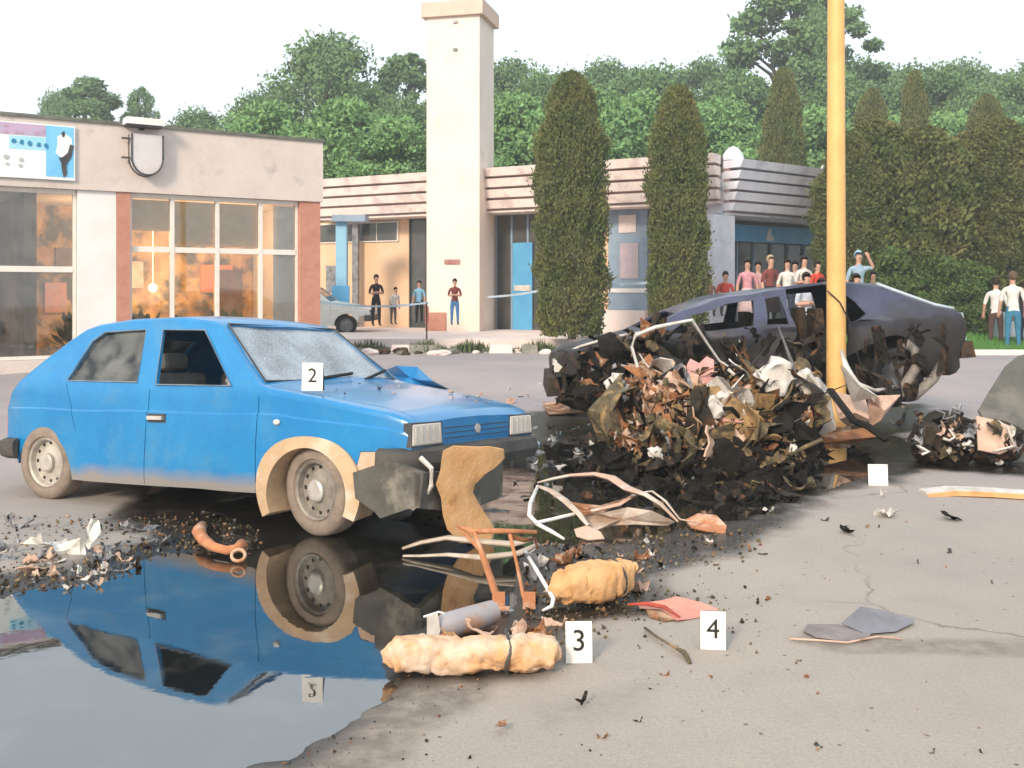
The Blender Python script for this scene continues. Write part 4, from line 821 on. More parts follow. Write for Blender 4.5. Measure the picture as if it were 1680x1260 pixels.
# ------------------------------------------------------------------ dark wrecked saloon
M_purple = mat('purple grey car paint', (.075, .085, .14), (.055, .06, .10), rough=.25, metal=.3, scale=2, c3=(.04, .038, .045), s3=2.2, m3=(.58, .75))
dusty(M_purple, (.03, .026, .022), .78, 1.12, .97)
M_gfr = glassmat('milky rear glass', (.6, .7, .75), .15, .85, (.42, .50, .55), 2.5)
ex = 2.02
sal = thing('wrecked_saloon', 'dark purple saloon with torn roof and burnt side behind the yellow pole', 'car', ((1230 - 840) / 1700 * 12.1, 12.2, 0), PI)
stilt = Matrix.Translation((2.25, 0, 0)) @ Matrix.Rotation(math.asin(.36 / 4.5), 4, 'Y') @ Matrix.Translation((-2.25, 0, 0)) @ Matrix.Scale(1.0, 4, (1, 0, 0))
stop = [(-2.25, .84), (-2.22, .93), (-2.0, 1.0), (-1.45, 1.29), (-1.1, 1.34), (-.2, 1.325), (.4, 1.29), (.8, 1.17), (1.30, .965), (2.10, .83), (2.22, .77), (2.25, .70)]
sbot = [(-2.25, .36), (-1.9, .30), (2.0, .25), (2.25, .34)]
ob = link('body', car_shell(stop, sbot, .83, 0, taper=(1.3, .9, -1.4, .94)), None); boolean(ob, [link('cut', car_shell(stop, sbot, .83, .03, nst=24, taper=(1.3, .9, -1.4, .94)), None)])
cuts = []
for s in (-1, 1): cuts += [cut_cyl(1.33, .30, .36, *((-1.2, -.5) if s < 0 else (.5, 1.2))), cut_cyl(-1.42, .32, .36, *((-1.2, -.5) if s < 0 else (.5, 1.2)))]
rj = random.Random(2)
cuts += [cutter([(.98, .95), (.68, 1.12), (.30, 1.225), (-.02, 1.24), (.04, .95)]), cutter([(-.10, .95), (-.14, 1.24), (-.30, 1.25), (-.34, .95)]),
         cutter([(-.40, 1.5), (-.36, 1.15), (-.42, .92), (-.36, .74), (-.62, .60), (-.95, .66), (-1.02, .85), (-1.22, .98), (-1.12, 1.12), (-1.02, 1.22), (-.92, 1.24), (-1.0, 1.5), (-.7, 1.46)], .1, 1.2),
         cutter([(-.45, 1.24), (-.42, .95), (-1.15, .95), (-1.05, 1.24)], -1.2, .1), cut_slant((1.22, .99), (.85, 1.15), .66, .60), cut_slant((-1.55, 1.24), (-1.96, 1.03), .58, .64),
         cutter([(1.30, .60), (1.7, .72), (2.0, .60), (2.4, .62), (2.4, .1), (1.2, .1)], .55, 1.2), cutter([(-1.2, .62), (-.9, .48), (-.4, .55), (0, .42), (0, .1), (-1.4, .1)], .6, 1.2)]
for ct in cuts: fixnormals(ct.data)
boolean(ob, cuts)
bmx = bmesh.new(); bmx.from_mesh(ob.data)
for v in bmx.verts:                                              # dents and buckling from the blast
    p = v.co; q_ = noise.noise_vector(p * 2.6 + Vector((3, 1, 7))); k = .055 if p.y > 0 else .015; k *= 1.9 if p.z < .9 else .6; v.co += q_ * k
bmx.to_mesh(ob.data); bmx.free()
ob.data.materials.clear(); ob.data.materials.append(M_purple); ob.data.set_sharp_from_angle(angle=R(30)); ob.data.polygons.foreach_set('use_smooth', [True] * len(ob.data.polygons)); ob.parent = sal; ob.matrix_local = stilt
def SP_(name, mb, m, sm_=None):
    o = link(name, mb, m, sal, sm_); o.matrix_local = stilt; return o
q = MB(); q.add([(-1.54, -.57, 1.235), (-1.54, .57, 1.235), (-1.98, .66, 1.015), (-1.98, -.66, 1.015), (-1.54, -.57, 1.24), (-1.54, .57, 1.24), (-1.98, .66, 1.02), (-1.98, -.66, 1.02)], [(3, 2, 1, 0), (4, 5, 6, 7), (0, 1, 5, 4), (1, 2, 6, 5), (2, 3, 7, 6), (3, 0, 4, 7)]); SP_('rear_window', q, M_gfr)
q = MB(); q.tube([(-1.42, .60, 1.31), (-1.75, .66, 1.15), (-2.0, .71, 1.03), (-2.2, .74, .97)], .035, 6, flat=.6); SP_('pale_pillar_edge', q, mat('pale blue glint trim', (.45, .52, .58), (.35, .42, .48), rough=.4), 180)
q = MB(); q.tube([(1.25, .74, .985), (1.6, .74, .955), (1.95, .70, .88), (2.16, .64, .80)], .034, 6, flat=.5); SP_('bonnet_edge', q, M_white, 180)
q = MB(); q.box(2.16, 2.27, .40, .72, .62, .75, taper=.015); SP_('headlight', q, M_lamp)
q = MB(); q.box(-2.29, -2.2, .50, .80, .62, .92, taper=.01); SP_('tail_light', q, mat('pale blue cracked lens', (.42, .50, .55), (.3, .36, .4), rough=.3))
q = MB(); q.box(-2.38, -2.22, -.8, .8, .42, .60, taper=.02); SP_('rear_bumper', q, M_char); q = MB(); q.box(2.2, 2.36, -.78, .78, .36, .56, taper=.03); SP_('front_bumper', q, M_char)
q = MB(); q.box(.1, 1.0, -.5, .5, .3, .8); q.box(-1.3, -.2, -.6, .6, .3, .62); SP_('burnt_cabin', q, M_soot)
for xx in (-.1, -.75):
    for yy in (-.35, .35): q = MB(); q.box(xx - .1, xx + .04, yy - .2, yy + .2, .5, 1.08, taper=.03); SP_('seat_frame', q, M_char)
wheel(sal, (-1.48, .72, .60), 0, .29, .17, M_black, M_grey, M_grey); wheel(sal, (1.40, .70, .30), 0, .28, .17, M_black, M_char, M_char); wheel(sal, (-1.48, -.7, .60), 0, .29, .17, M_black, M_grey, M_grey); wheel(sal, (1.40, -.7, .30), 0, .28, .17, M_black, M_char, M_char)
def sal_pt(px, py, y): 
    return at(px, py, y)
# twisted pieces of that car stay with it
SALI = Matrix.LocRotScale(sal.location, sal.rotation_euler, None).inverted()
def loc_pts(M, pts): return [M @ Vector(p) for p in pts]
q = MB(); q.tube(loc_pts(SALI, [at(1484, 562, 11.1), at(1500, 575, 11.05), at(1502, 605, 11.0), at(1485, 632, 11.0), at(1478, 655, 11.0), at(1500, 650, 11.0), at(1530, 622, 11.1), at(1545, 600, 11.3)]), .055, 8); o = link('torn_arch_trim', q, mat('ash grey trim', (.30, .27, .23), (.12, .10, .08), scale=5, bump=.4), sal, 180)
q = MB(); q.tube(loc_pts(SALI, [at(1380, 575, 10.75), at(1388, 600, 10.6), at(1408, 630, 10.5), at(1435, 641, 10.6), at(1460, 636, 10.8)]), [.02, .035, .04, .035, .02], 8, flat=.6); link('pale_curved_strip', q, M_white, sal, 180)
rr_ = random.Random(11)
for i in range(200):
    px = rr_.uniform(905, 1345) if i % 3 else rr_.uniform(1408, 1550); lo = 600 if px < 1000 else 560; py = rr_.uniform(lo - 20, 662 if px < 1500 else 620); y = rr_.uniform(10.75, 11.35)
    if 1405 < px < 1560 and py < 640 and i % 4: continue
    m = rr_.choice([M_soot, M_char, M_char, M_soot, M_olive, M_soot, M_char, M_soot, M_rust if px < 1100 else M_char, M_white if rr_.random() < .15 else M_char, M_soot, M_char])
    o = shard('burnt_scrap', i, m, (0, 0, 0), (0, 0, 0), 1, sal); o.matrix_local = SALI @ Matrix.LocRotScale(at(px, py, y), Euler((rr_.uniform(0, 6), rr_.uniform(0, 6), rr_.uniform(0, 6))), Vector((1, rr_.uniform(.3, 1), 1)) * rr_.uniform(.12, .42))
q = MB()
for i in range(9): q.ico(SALI @ at(968 + i * 60, 640 - (26 if i > 6 else 0), 11.9), .42, 3, (.9, .5, .6), 0, .12, i)
link('charred_mass', q, M_soot, sal)

# ------------------------------------------------------------------ exploded car wreck (centre)
wr = thing('exploded_car_wreck', 'heap of torn rusty and ash-white car wreckage in front of the dark saloon', 'wreck', (1.55, 8.7, 0))
WI = Matrix.Translation((-1.55, -8.7, 0))
def pt(px, py, Y): return WI @ at(px, py, Y)
q = MB()
for i, (px, py, Y, sx, sy, sz) in enumerate(((1060, 715, 8.8, .36, .5, .34), (1150, 720, 8.9, .40, .55, .36), (1240, 722, 8.9, .40, .55, .34), (1285, 735, 8.8, .24, .5, .28), (1120, 670, 9.1, .45, .45, .3), (1220, 660, 9.2, .4, .4, .28), (1180, 765, 8.5, .8, .4, .12), (1090, 620, 9.5, .35, .4, .3), (1290, 650, 9.5, .3, .4, .25))):
    q.ico(pt(px, py, Y) + Vector((0, .22, -.06)), 1, 3, (sx * .85, sy * .8, sz * .8), 0, .12, i)
link('charred_core', q, M_soot, wr, fix=True)
rr_ = random.Random(21)
HEAP = [(1000, 660), (1010, 630), (1060, 615), (1150, 600), (1250, 610), (1325, 622), (1330, 700), (1318, 765), (1280, 785), (1015, 772), (1003, 755)]
def inpoly(P_, x, y):
    c = False
    for i in range(len(P_)):
        a, b_ = P_[i], P_[(i + 1) % len(P_)]
        if (a[1] > y) != (b_[1] > y) and x < (b_[0] - a[0]) * (y - a[1]) / (b_[1] - a[1]) + a[0]: c = not c
    return c
def heap_mat(px, py):
    r = rr_.random()
    if py > 738: return rr_.choice([M_soot, M_soot, M_soot, M_soot, M_char, M_olive]) if r < .97 else M_white
    if px < 1030 and py > 650: return rr_.choice([M_olive, M_olive, M_rust, M_char])
    if py < 620: return rr_.choice([M_char, M_soot, M_char, M_olive, M_soot, M_grey]) if r < .88 else M_white
    if px < 1140 and py > 640: return rr_.choice([M_rust, M_rust, M_rust, M_peach, M_olive, M_char])
    if py < 690 and px < 1230: return rr_.choice([M_white, M_peach, M_pink, M_grey, M_rust, M_olive, M_white, M_peach])
    if px > 1260: return rr_.choice([M_char, M_soot, M_soot, M_ochre, M_char, M_olive])
    return rr_.choice([M_ochre, M_ochre, M_rust, M_peach, M_ochre, M_olive, M_char, M_soot])
cnt = 0
while cnt < 300:
    px, py = rr_.uniform(980, 1360), rr_.uniform(570, 795)
    if not inpoly(HEAP, px, py): continue
    Y = 8.15 + (790 - py) / 220 * 1.1 + rr_.uniform(-.12, .25); s = (.10 + .50 * rr_.random() ** 1.6) * (1.0 if py > 640 else .8)
    o = shard('torn_panel', cnt, heap_mat(px, py), pt(px, py, Y), (rr_.uniform(0, 6.3), rr_.uniform(0, 6.3), rr_.uniform(0, 6.3)), s, wr); o.scale.y *= rr_.uniform(.5, 1.2); o.scale.x *= rr_.uniform(.7, 1.3); cnt += 1
BASE = [(955, 735), (1000, 700), (1040, 740), (1345, 735), (1350, 790), (1300, 815), (1200, 835), (1050, 812), (985, 795)]
cnt = 0
while cnt < 190:
    px, py = rr_.uniform(950, 1350), rr_.uniform(700, 838)
    if not inpoly(BASE, px, py): continue
    g_ = gp(px, py); s = rr_.uniform(.08, .26); o = shard('charred_piece', cnt, rr_.choice([M_soot, M_soot, M_soot, M_char, M_char, M_olive, M_rust if py < 770 else M_soot]), WI @ Vector((g_.x, g_.y, s * .12)), (rr_.uniform(-.5, .5), rr_.uniform(-.5, .5), rr_.uniform(0, 6.3)), s, wr); cnt += 1
for i in range(26):                                             # long torn strips and rods sticking out of the heap
    px, py = rr_.uniform(1010, 1320), rr_.uniform(615, 740); Y = 8.15 + (790 - py) / 220 * 1.1 - .1; p = pt(px, py, Y); d = Vector((rr_.uniform(-1, 1), rr_.uniform(-.5, .1), rr_.uniform(-.2, .9))).normalized(); L_ = rr_.uniform(.2, .5)
    ps = [p, p + d * L_ * .5 + Vector((0, 0, rr_.uniform(-.06, .06))), p + d * L_ + Vector((rr_.uniform(-.08, .08), 0, rr_.uniform(-.12, .05)))]
    q = MB(); q.tube(ps, [rr_.uniform(.012, .03), .022, .010], 6, flat=.3); link('torn_strip', q, rr_.choice([M_char, M_soot, M_rust, M_ochre, M_grey, M_white, M_char]), wr, 45)
# smaller bits of the heap joined into one part
q = MB(); mi = [M_rust, M_olive, M_white, M_char, M_ochre, M_peach, M_soot]
for i in range(7000):
    px, py = rr_.uniform(980, 1355), rr_.uniform(580, 800)
    if not inpoly(HEAP, px, py): continue
    Y = 8.1 + (790 - py) / 220 * 1.1 + rr_.uniform(-.1, .3); c = pt(px, py, Y); s = .010 + .05 * rr_.random() ** 2; e = Euler((rr_.uniform(0, 6), rr_.uniform(0, 6), rr_.uniform(0, 6))).to_matrix()
    v = [c + e @ Vector((rr_.uniform(.4, 1.3) * a, rr_.uniform(.4, 1) * b_, z)) * s for a, b_, z in ((-1, -1, 0), (1, -1, .1), (1, 1, 0), (-1, 1, .2), (0, 0, .5))]
    q.add(v, [(0, 1, 4), (1, 2, 4), (2, 3, 4), (3, 0, 4), (3, 2, 1, 0)], rr_.choice([3, 1, 0, 4, 3, 6, 1, 5, 3, 2, 3, 0] if py < 740 else [6, 6, 6, 6, 3, 6, 1]))
o = link('small_fragments', q, mi, wr, fix=False); o['kind'] = 'stuff'
# hanging wires and pipes
for i in range(60):
    px, py = rr_.uniform(1010, 1320), rr_.uniform(620, 760); Y = 8.2 + (790 - py) / 220 * 1.1 - .05; p = pt(px, py, Y); ps = [p]; d = Vector((rr_.uniform(-1, 1), rr_.uniform(-.3, .3), rr_.uniform(-.8, .6)))
    for k in range(5): d = (d + Vector((rr_.uniform(-.6, .6), rr_.uniform(-.2, .2), rr_.uniform(-.7, .4)))).normalized(); ps.append(ps[-1] + d * rr_.uniform(.05, .10))
    q = MB(); q.tube(ps, rr_.choice([.006, .008, .012, .018]), 6); link('bent_pipe', q, rr_.choice([M_char, M_rust, M_olive, M_white, M_grey, M_soot]), wr, 180)
q = MB(); q.tube([pt(1057, 642, 8.95), pt(1047, 605, 9.0), pt(1036, 568, 9.0), pt(1043, 550, 9.0), pt(1075, 537, 9.05), pt(1135, 525, 9.1), pt(1158, 560, 9.2), pt(1180, 592, 9.2), pt(1196, 602, 9.2), pt(1216, 601, 9.2)], [.022, .022, .024, .028, .03, .024, .017, .017, .015, .012], 8, flat=.6); link('bent_window_frame', q, M_white, wr, 40)
for i, (px, py, Y, s) in enumerate(((1268, 620, 8.7, .15), (1322, 628, 8.8, .12), (1075, 744, 8.15, .06), (1190, 655, 8.6, .08), (1012, 632, 8.8, .10), (1165, 672, 8.5, .10))):
    q = MB(); q.ico((0, 0, 0), s, 3, (1, .45, .85), 0, .05, i); o = link('crumpled_foam', q, M_white if i != 6 else M_peach, wr, 35); o.location = pt(px, py, Y)
    for v in o.data.vertices: nz = noise.noise_vector(v.co / s * 1.6 + Vector((i * 3.3, 0, 0))); v.co += Vector((round(nz.x * 3) / 3, nz.y, round(nz.z * 3) / 3)) * s * .6
for i, ps in enumerate((((1362, 640, 9.6), (1400, 690, 9.2), (1425, 700, 9.0), (1455, 722, 8.9)),)):
    q = MB(); q.tube([pt(*p) for p in ps], .045, 6, flat=.6); link('fallen_strut', q, M_soot, wr, 40)
for i, (ps, m) in enumerate(((((1362, 640), (1420, 655), (1430, 690), (1392, 700), (1378, 688)), M_peach), (((1345, 622), (1362, 640), (1372, 705), (1340, 716), (1335, 670)), M_white), (((1425, 650), (1478, 648), (1445, 690), (1428, 700)), M_peach), (((1380, 600), (1398, 618), (1440, 650), (1400, 660)), M_white), (((1335, 716), (1430, 700), (1445, 716), (1400, 728), (1350, 728)), M_rust))):
    Y = 10.2 - .12 * i; q = MB(); vs = [pt(x, y, Y + (.12 if k % 2 else -.1)) for k, (x, y) in enumerate(ps)]; k_ = len(vs); cen = sum(vs, Vector()) / k_ + Vector((0, -.12, 0)); off = Vector((0, .03, 0))
    q.add(vs + [cen] + [v + off for v in vs] + [cen + off], [(j, (j + 1) % k_, k_) for j in range(k_)] + [((j + 1) % k_ + k_ + 1, j + k_ + 1, 2 * k_ + 1) for j in range(k_)] + [(j, j + k_ + 1, (j + 1) % k_ + k_ + 1, (j + 1) % k_) for j in range(k_)]); link('fanned_panel', q, m, wr)

# ------------------------------------------------------------------ foreground wreckage, each piece its own thing
def plate_from_px(pts, Yf, th=.02, curve=0.0, nsub=10):
    """flat-ish torn sheet standing at distance Yf(px,py); real thickness; bulged by curve."""
    poly = [Vector((p[0], p[1], 0)) for p in pts]; tri = tessellate_polygon([poly]); bm = bmesh.new()
    vs = [bm.verts.new(at(p[0], p[1], Yf(p[0], p[1]))) for p in pts]
    for t in tri: bm.faces.new([vs[i] for i in t])
    bmesh.ops.triangulate(bm, faces=bm.faces); 
    for _ in range(2): bmesh.ops.subdivide_edges(bm, edges=[e for e in bm.edges if e.calc_length() > .05], cuts=1)
    bmesh.ops.triangulate(bm, faces=bm.faces)
    bmesh.ops.recalc_face_normals(bm, faces=bm.faces)
    for v in bm.verts:
        q_ = noise.noise_vector(v.co * 5); v.co += q_ * .012 + Vector((0, curve * math.sin(v.co.z * 6), 0))
    r = bmesh.ops.extrude_face_region(bm, geom=bm.faces[:]); ev = [g for g in r['geom'] if isinstance(g, bmesh.types.BMVert)]
    bmesh.ops.translate(bm, verts=ev, vec=(0, th, 0)); bmesh.ops.recalc_face_normals(bm, faces=bm.faces)
    me = bpy.data.meshes.new('sheet'); bm.to_mesh(me); bm.free(); return me
def place(name, me, m, label, cat, origin, group=None, smooth=None):
    M = Matrix.Translation(-Vector(origin)); me.transform(M); o = link(name, me, m, None, smooth); o.location = origin; return tag(o, label, cat, group)
# upright tan foam panel
yb = gp(760, 872).y
me = plate_from_px([(728, 742), (745, 733), (800, 731), (826, 738), (828, 752), (812, 768), (795, 778), (780, 796), (777, 812), (790, 835), (806, 858), (812, 872), (800, 895), (755, 892), (735, 870), (728, 845), (724, 815), (715, 795), (724, 770)], lambda x, y: 5.93 + (x - 715) * .0036, .03, .02)
place('foam_sheet', me, M_tan, 'curved upright tan foam panel standing in the black water beside the blue car bumper', 'foam sheet', gp(760, 890), smooth=50)
# rusty seat frame
o_ = gp(830, 1000); sf = thing('seat_frame', 'rusty orange seat frame leaning over the puddle in front of the tan panel', 'seat frame', o_)
def lp(px, py, Y): return at(px, py, Y) - o_
Y0, Y1 = 5.25, 6.3
def tb(name, pts, r, m, par, n=8, flat=1., sm_=180): q = MB(); q.tube(pts, r, n, flat=flat); return link(name, q, m, par, sm_)
M_or = mat('orange rust', (.52, .22, .10), (.36, .14, .06), rough=.85, scale=9, bump=.4, c3=(.6, .38, .26), s3=6)
tb('leg', [lp(778, 872, 4.95), lp(795, 920, 4.95), lp(812, 970, 4.93), lp(824, 998, 4.90)], [.012, .026, .024, .024], M_or, sf, flat=.6)
tb('leg', [lp(836, 875, 5.0), lp(848, 925, 5.0), lp(858, 975, 4.96), lp(868, 998, 4.92)], [.016, .011, .011, .018], M_or, sf, flat=.6)
tb('top_rail', [lp(750, 862, 5.05), lp(775, 872, 4.97), lp(820, 871, 4.97), lp(880, 873, 5.05)], [.008, .013, .013, .010], M_or, sf)
tb('back_rail', [lp(750, 862, 5.05), lp(775, 888, 5.0), lp(795, 912, 4.97)], [.007, .010, .010], M_or, sf)
tb('side_rail', [lp(836, 880, 5.02), lp(860, 886, 5.1), lp(878, 884, 5.15), lp(882, 900, 5.15)], [.012, .012, .009, .006], M_rust, sf)
q = MB(); q.box(-.03, .03, -.004, .004, -.04, .04); o = link('hinge_plate', q, M_or, sf); o.location = lp(818, 985, 4.88); o = link('hinge_plate', q.mesh('h'), M_or, sf); o.location = lp(868, 985, 4.9)
tb('foot_bolt', [lp(806, 998, 4.86), lp(836, 1000, 4.86)], [.012, .016], M_or, sf)
# pale flat ring of torn door seal
o2 = gp(770, 905); rg_ = thing('torn_seal_ring', 'pale flattened loop of torn door edge lying across the black water', 'loop', o2)
zz = .05
def ring_pt(px, py, z): return gp(px, py, z) - o2
tb('loop', [ring_pt(*p) for p in ((660, 900, .02), (690, 890, .05), (735, 882, .08), (785, 888, .10), (840, 893, .10), (872, 884, .10), (882, 893, .08), (850, 908, .06), (790, 915, .05), (735, 910, .04), (690, 912, .02), (662, 912, .012))], [.016, .026, .032, .034, .036, .026, .018, .030, .034, .022, .016, .014], mat('grubby cream metal', (.52, .44, .36), (.33, .26, .19), rough=.7, scale=7, bump=.3), rg_, 6, .45)
# white bent strut and grey bracket right of the seat frame
o3 = gp(905, 1000); ws = thing('white_strut', 'white bent tube strut rising to a grey bracket behind the marker 3', 'strut', o3)
tb('tube', [gp(890, 1002, .03) - o3, gp(905, 995, .05) - o3, gp(908, 982, .07) - o3, gp(880, 935, .12) - o3, gp(862, 905, .14) - o3], [.006, .010, .011, .011, .010], M_whitecol, ws, 6)
me = plate_from_px([(858, 906), (878, 908), (885, 935), (880, 955), (872, 948), (866, 925)], lambda x, y: 5.35, .006); me.transform(Matrix.Translation(-o3)); link('bracket', me, M_grey, ws)
# foam block with strap
def blob_loft(path, rad, n=20, flat=.8, seed=0, amp=.02, fr=6):
    pts = [Vector(p) for p in path]; N_ = len(pts); vs = []; fs = []
    for i, p in enumerate(pts):
        d = (pts[min(i + 1, N_ - 1)] - pts[max(i - 1, 0)]).normalized(); u = Vector((0, 0, 1)); s_ = d.cross(u).normalized(); u = s_.cross(d)
        for k in range(n):
            a = 2 * PI * k / n; ca, sa = math.cos(a), math.sin(a); e = .55
            v = p + s_ * math.copysign(abs(ca) ** e, ca) * rad[i] + u * math.copysign(abs(sa) ** e, sa) * rad[i] * flat; v += noise.noise_vector(v * fr + Vector((seed, 0, 0))) * amp; v += noise.noise_vector(Vector((v.x * 34, v.y * 60, v.z * 34)) + Vector((seed, 0, 0))) * .008; v += (v - p) * (-.16 * max(0, 1 - abs(noise.noise(Vector((v.x * 7 + seed, v.z * 5, v.y * 5)))) * 9)); vs.append(v)
    for i in range(N_ - 1):
        for k in range(n): fs.append((i * n + k, i * n + (k + 1) % n, (i + 1) * n + (k + 1) % n, (i + 1) * n + k))
    fs += [tuple(range(n)), tuple((N_ - 1) * n + k for k in range(n))[::-1]]
    q = MB(); q.add(vs, fs); return q
def interp(path, rad, m=5):
    P_, R_ = [], []
    for i in range(len(path) - 1):
        for k in range(m): t = k / m; P_.append(Vector(path[i]).lerp(Vector(path[i + 1]), t)); R_.append(rad[i] + (rad[i + 1] - rad[i]) * t)
    return P_ + [Vector(path[-1])], R_ + [rad[-1]]
o4 = gp(970, 995); fb = thing('foam_cushion', 'short tan foam cushion with a dark strap lying on debris above the marker 3', 'cushion', o4, )
P_, R_ = interp([at(912, 970, 4.88) - o4, at(925, 965, 4.92) - o4, at(960, 958, 4.97) - o4, at(1000, 948, 5.05) - o4, at(1026, 939, 5.12) - o4, at(1032, 937, 5.14) - o4], [.03, .085, .10, .10, .085, .05], 12)
link('padding', blob_loft(P_, R_, 40, .85, 1, .024, 7), M_tan, fb, 60)
sc = [at(1006, 943, 5.37) - o4 + Vector((.02, 0, 0))]; q = MB(); ax = (P_[-2] - P_[6]).normalized(); s_ = ax.cross(Vector((0, 0, 1))).normalized(); u_ = s_.cross(ax); cen = at(1004, 947, 5.06) - o4
q.tube([cen + s_ * math.cos(a) * .112 + u_ * math.sin(a) * .095 for a in np.linspace(0, 2 * PI, 24, endpoint=False)], .006, 5, closed=True); link('strap', q, M_dark, fb)
# long cream cushion roll in front
o5 = gp(770, 1098); rc = thing('long_seat_cushion', 'long cream and orange seat cushion lying at the puddle edge left of the marker 3', 'cushion', o5)
P_, R_ = interp([at(628, 1076, 4.10) - o5, at(650, 1070, 4.10) - o5, at(700, 1070, 4.10) - o5, at(760, 1074, 4.10) - o5, at(810, 1073, 4.10) - o5, at(818, 1073, 4.10) - o5, at(860, 1068, 4.10) - o5, at(905, 1070, 4.10) - o5, at(916, 1074, 4.10) - o5], [.025, .072, .080, .070, .070, .072, .084, .060, .02], 14)
link('padding', blob_loft(P_, R_, 44, .86, 3, .020, 6), mat('cream foam', (.66, .50, .38), (.62, .36, .18), rough=.95, scale=7, mix=(.42, .62), bump=.6, c3=(.36, .19, .09), s3=9, m3=(.56, .68), spec=.2), rc, 60)
cen = at(834, 1070, 4.10) - o5; q = MB(); q.tube([cen + Vector((.01 * math.sin(3 * a), .088 * math.cos(a), .08 * math.sin(a) + .004)) for a in np.linspace(0, 2 * PI, 22, endpoint=False)], .007, 5, closed=True); link('dark_seam', q, M_dark, rc)
for i, (px, py, s) in enumerate(((790, 1030, .10), (740, 1042, .07), (850, 1028, .09), (880, 1045, .08))): o = shard('torn_cover', 3 * i + 1, [M_peach, M_tan, M_peach, M_rust][i], at(px, py, 4.38) - o5, (.5 * i, .4, i), s * 1.5, rc)
# grey cylinder
o6 = gp(760, 1035); cy = thing('crushed_canister', 'grey and rust coloured crushed canister lying behind the long cream cushion', 'canister', o6)
P_, R_ = interp([at(716, 1030, 4.45) - o6, at(735, 1026, 4.48) - o6, at(780, 1014, 4.58) - o6, at(808, 1004, 4.66) - o6], [.042, .056, .058, .052], 4)
q = MB(); q.tube(P_, R_, 16); link('shell', q, mat('rusting grey tin', (.36, .33, .34), (.42, .24, .15), rough=.55, metal=.2, scale=6, mix=(.5, .62)), cy, 50)
me = plate_from_px([(698, 1014), (716, 1008), (722, 1038), (718, 1050), (700, 1046)], lambda x, y: 4.40, .01); me.transform(Matrix.Translation(-o6)); link('pale_end_plate', me, M_white, cy)
tb('wire', [at(695, 1012, 4.45) - o6, at(720, 1004, 4.48) - o6, at(745, 1012, 4.5) - o6], .005, M_whitecol, cy)
tb('rusty_foot', [at(722, 1032, 4.44) - o6, at(728, 1045, 4.42) - o6, at(712, 1050, 4.42) - o6], .014, M_or, cy)
# bent pale door frame
o7 = gp(1000, 880); df = thing('bent_door_frame', 'bent pale car door frame with window opening lying in the black water', 'door frame', o7)
def dp(px, py, z): return gp(px, py, z) - o7
M_df = mat('scorched cream door metal', (.55, .47, .40), (.36, .25, .18), rough=.7, scale=6, bump=.3, c3=(.55, .34, .25), s3=3)
def bar(name, pts, r, flat=.5, m=None): return tb(name, [dp(*p) for p in pts], r, m or M_df, df, 6, flat, 45)
bar('upper_bar', [(882, 792, .22), (905, 786, .25), (935, 780, .27), (975, 778, .28), (1005, 785, .26), (1030, 802, .24), (1060, 812, .22), (1085, 828, .18), (1112, 856, .08)], [.014, .02, .022, .03, .04, .036, .026, .022, .014])
bar('lower_bar', [(884, 798, .22), (905, 806, .20), (928, 822, .17), (950, 843, .12), (965, 862, .06)], [.018, .028, .030, .024, .016])
bar('thin_rod', [(882, 798, .2), (870, 825, .16), (868, 845, .11), (882, 860, .06), (905, 872, .03), (925, 884, .01)], [.012, .014, .014, .013, .012, .008], 1, M_whitecol)
bar('cross_rod', [(878, 858, .07), (905, 852, .08), (942, 843, .1)], .011, 1, M_whitecol)
bar('sill_bar', [(944, 836, .11), (975, 838, .12), (1015, 828, .15), (1040, 812, .18)], [.014, .02, .022, .014])
bar('rear_bar', [(1035, 810, .20), (1070, 806, .22), (1092, 822, .18), (1115, 852, .08), (1150, 858, .05)], [.01, .012, .012, .012, .008])
def sheet3(name, pts, th, m, par, jit=.012):
    me_pts = [Vector(p) for p in pts]; c_ = sum(me_pts, Vector()) / len(me_pts); k = len(me_pts); mid = [(p + c_) / 2 + noise.noise_vector(p * 7) * jit for p in me_pts]; off = Vector((0, th, -th * .6)); q = MB(); top_ = me_pts + mid + [c_]
    q.add(top_ + [p + off for p in top_], [(j, (j + 1) % k, k + (j + 1) % k, k + j) for j in range(k)] + [(k + j, k + (j + 1) % k, 2 * k) for j in range(k)] + [tuple(x + 2 * k + 1 for x in f[::-1]) for f in [(j, (j + 1) % k, k + (j + 1) % k, k + j) for j in range(k)] + [(k + j, k + (j + 1) % k, 2 * k) for j in range(k)]] + [(j, j + 2 * k + 1, (j + 1) % k + 2 * k + 1, (j + 1) % k) for j in range(k)])
    return link(name, q, m, par)
sheet3('door_skin', [dp(*p) for p in ((942, 838, .12), (985, 842, .12), (1030, 832, .15), (1070, 838, .13), (1108, 856, .05), (1095, 862, .02), (1040, 860, .04), (1000, 862, .03), (975, 872, .02), (952, 852, .06))], .012, M_df, df)
sheet3('torn_skin', [dp(*p) for p in ((930, 822, .17), (960, 836, .13), (1000, 826, .15), (1045, 812, .19), (1030, 822, .15), (985, 842, .11), (950, 846, .1))], .01, M_rust, df)
sheet3('torn_flap', [dp(*p) for p in ((942, 868, .05), (962, 862, .06), (985, 872, .03), (992, 884, .0), (965, 886, .0), (946, 880, .02))], .012, M_peach, df)
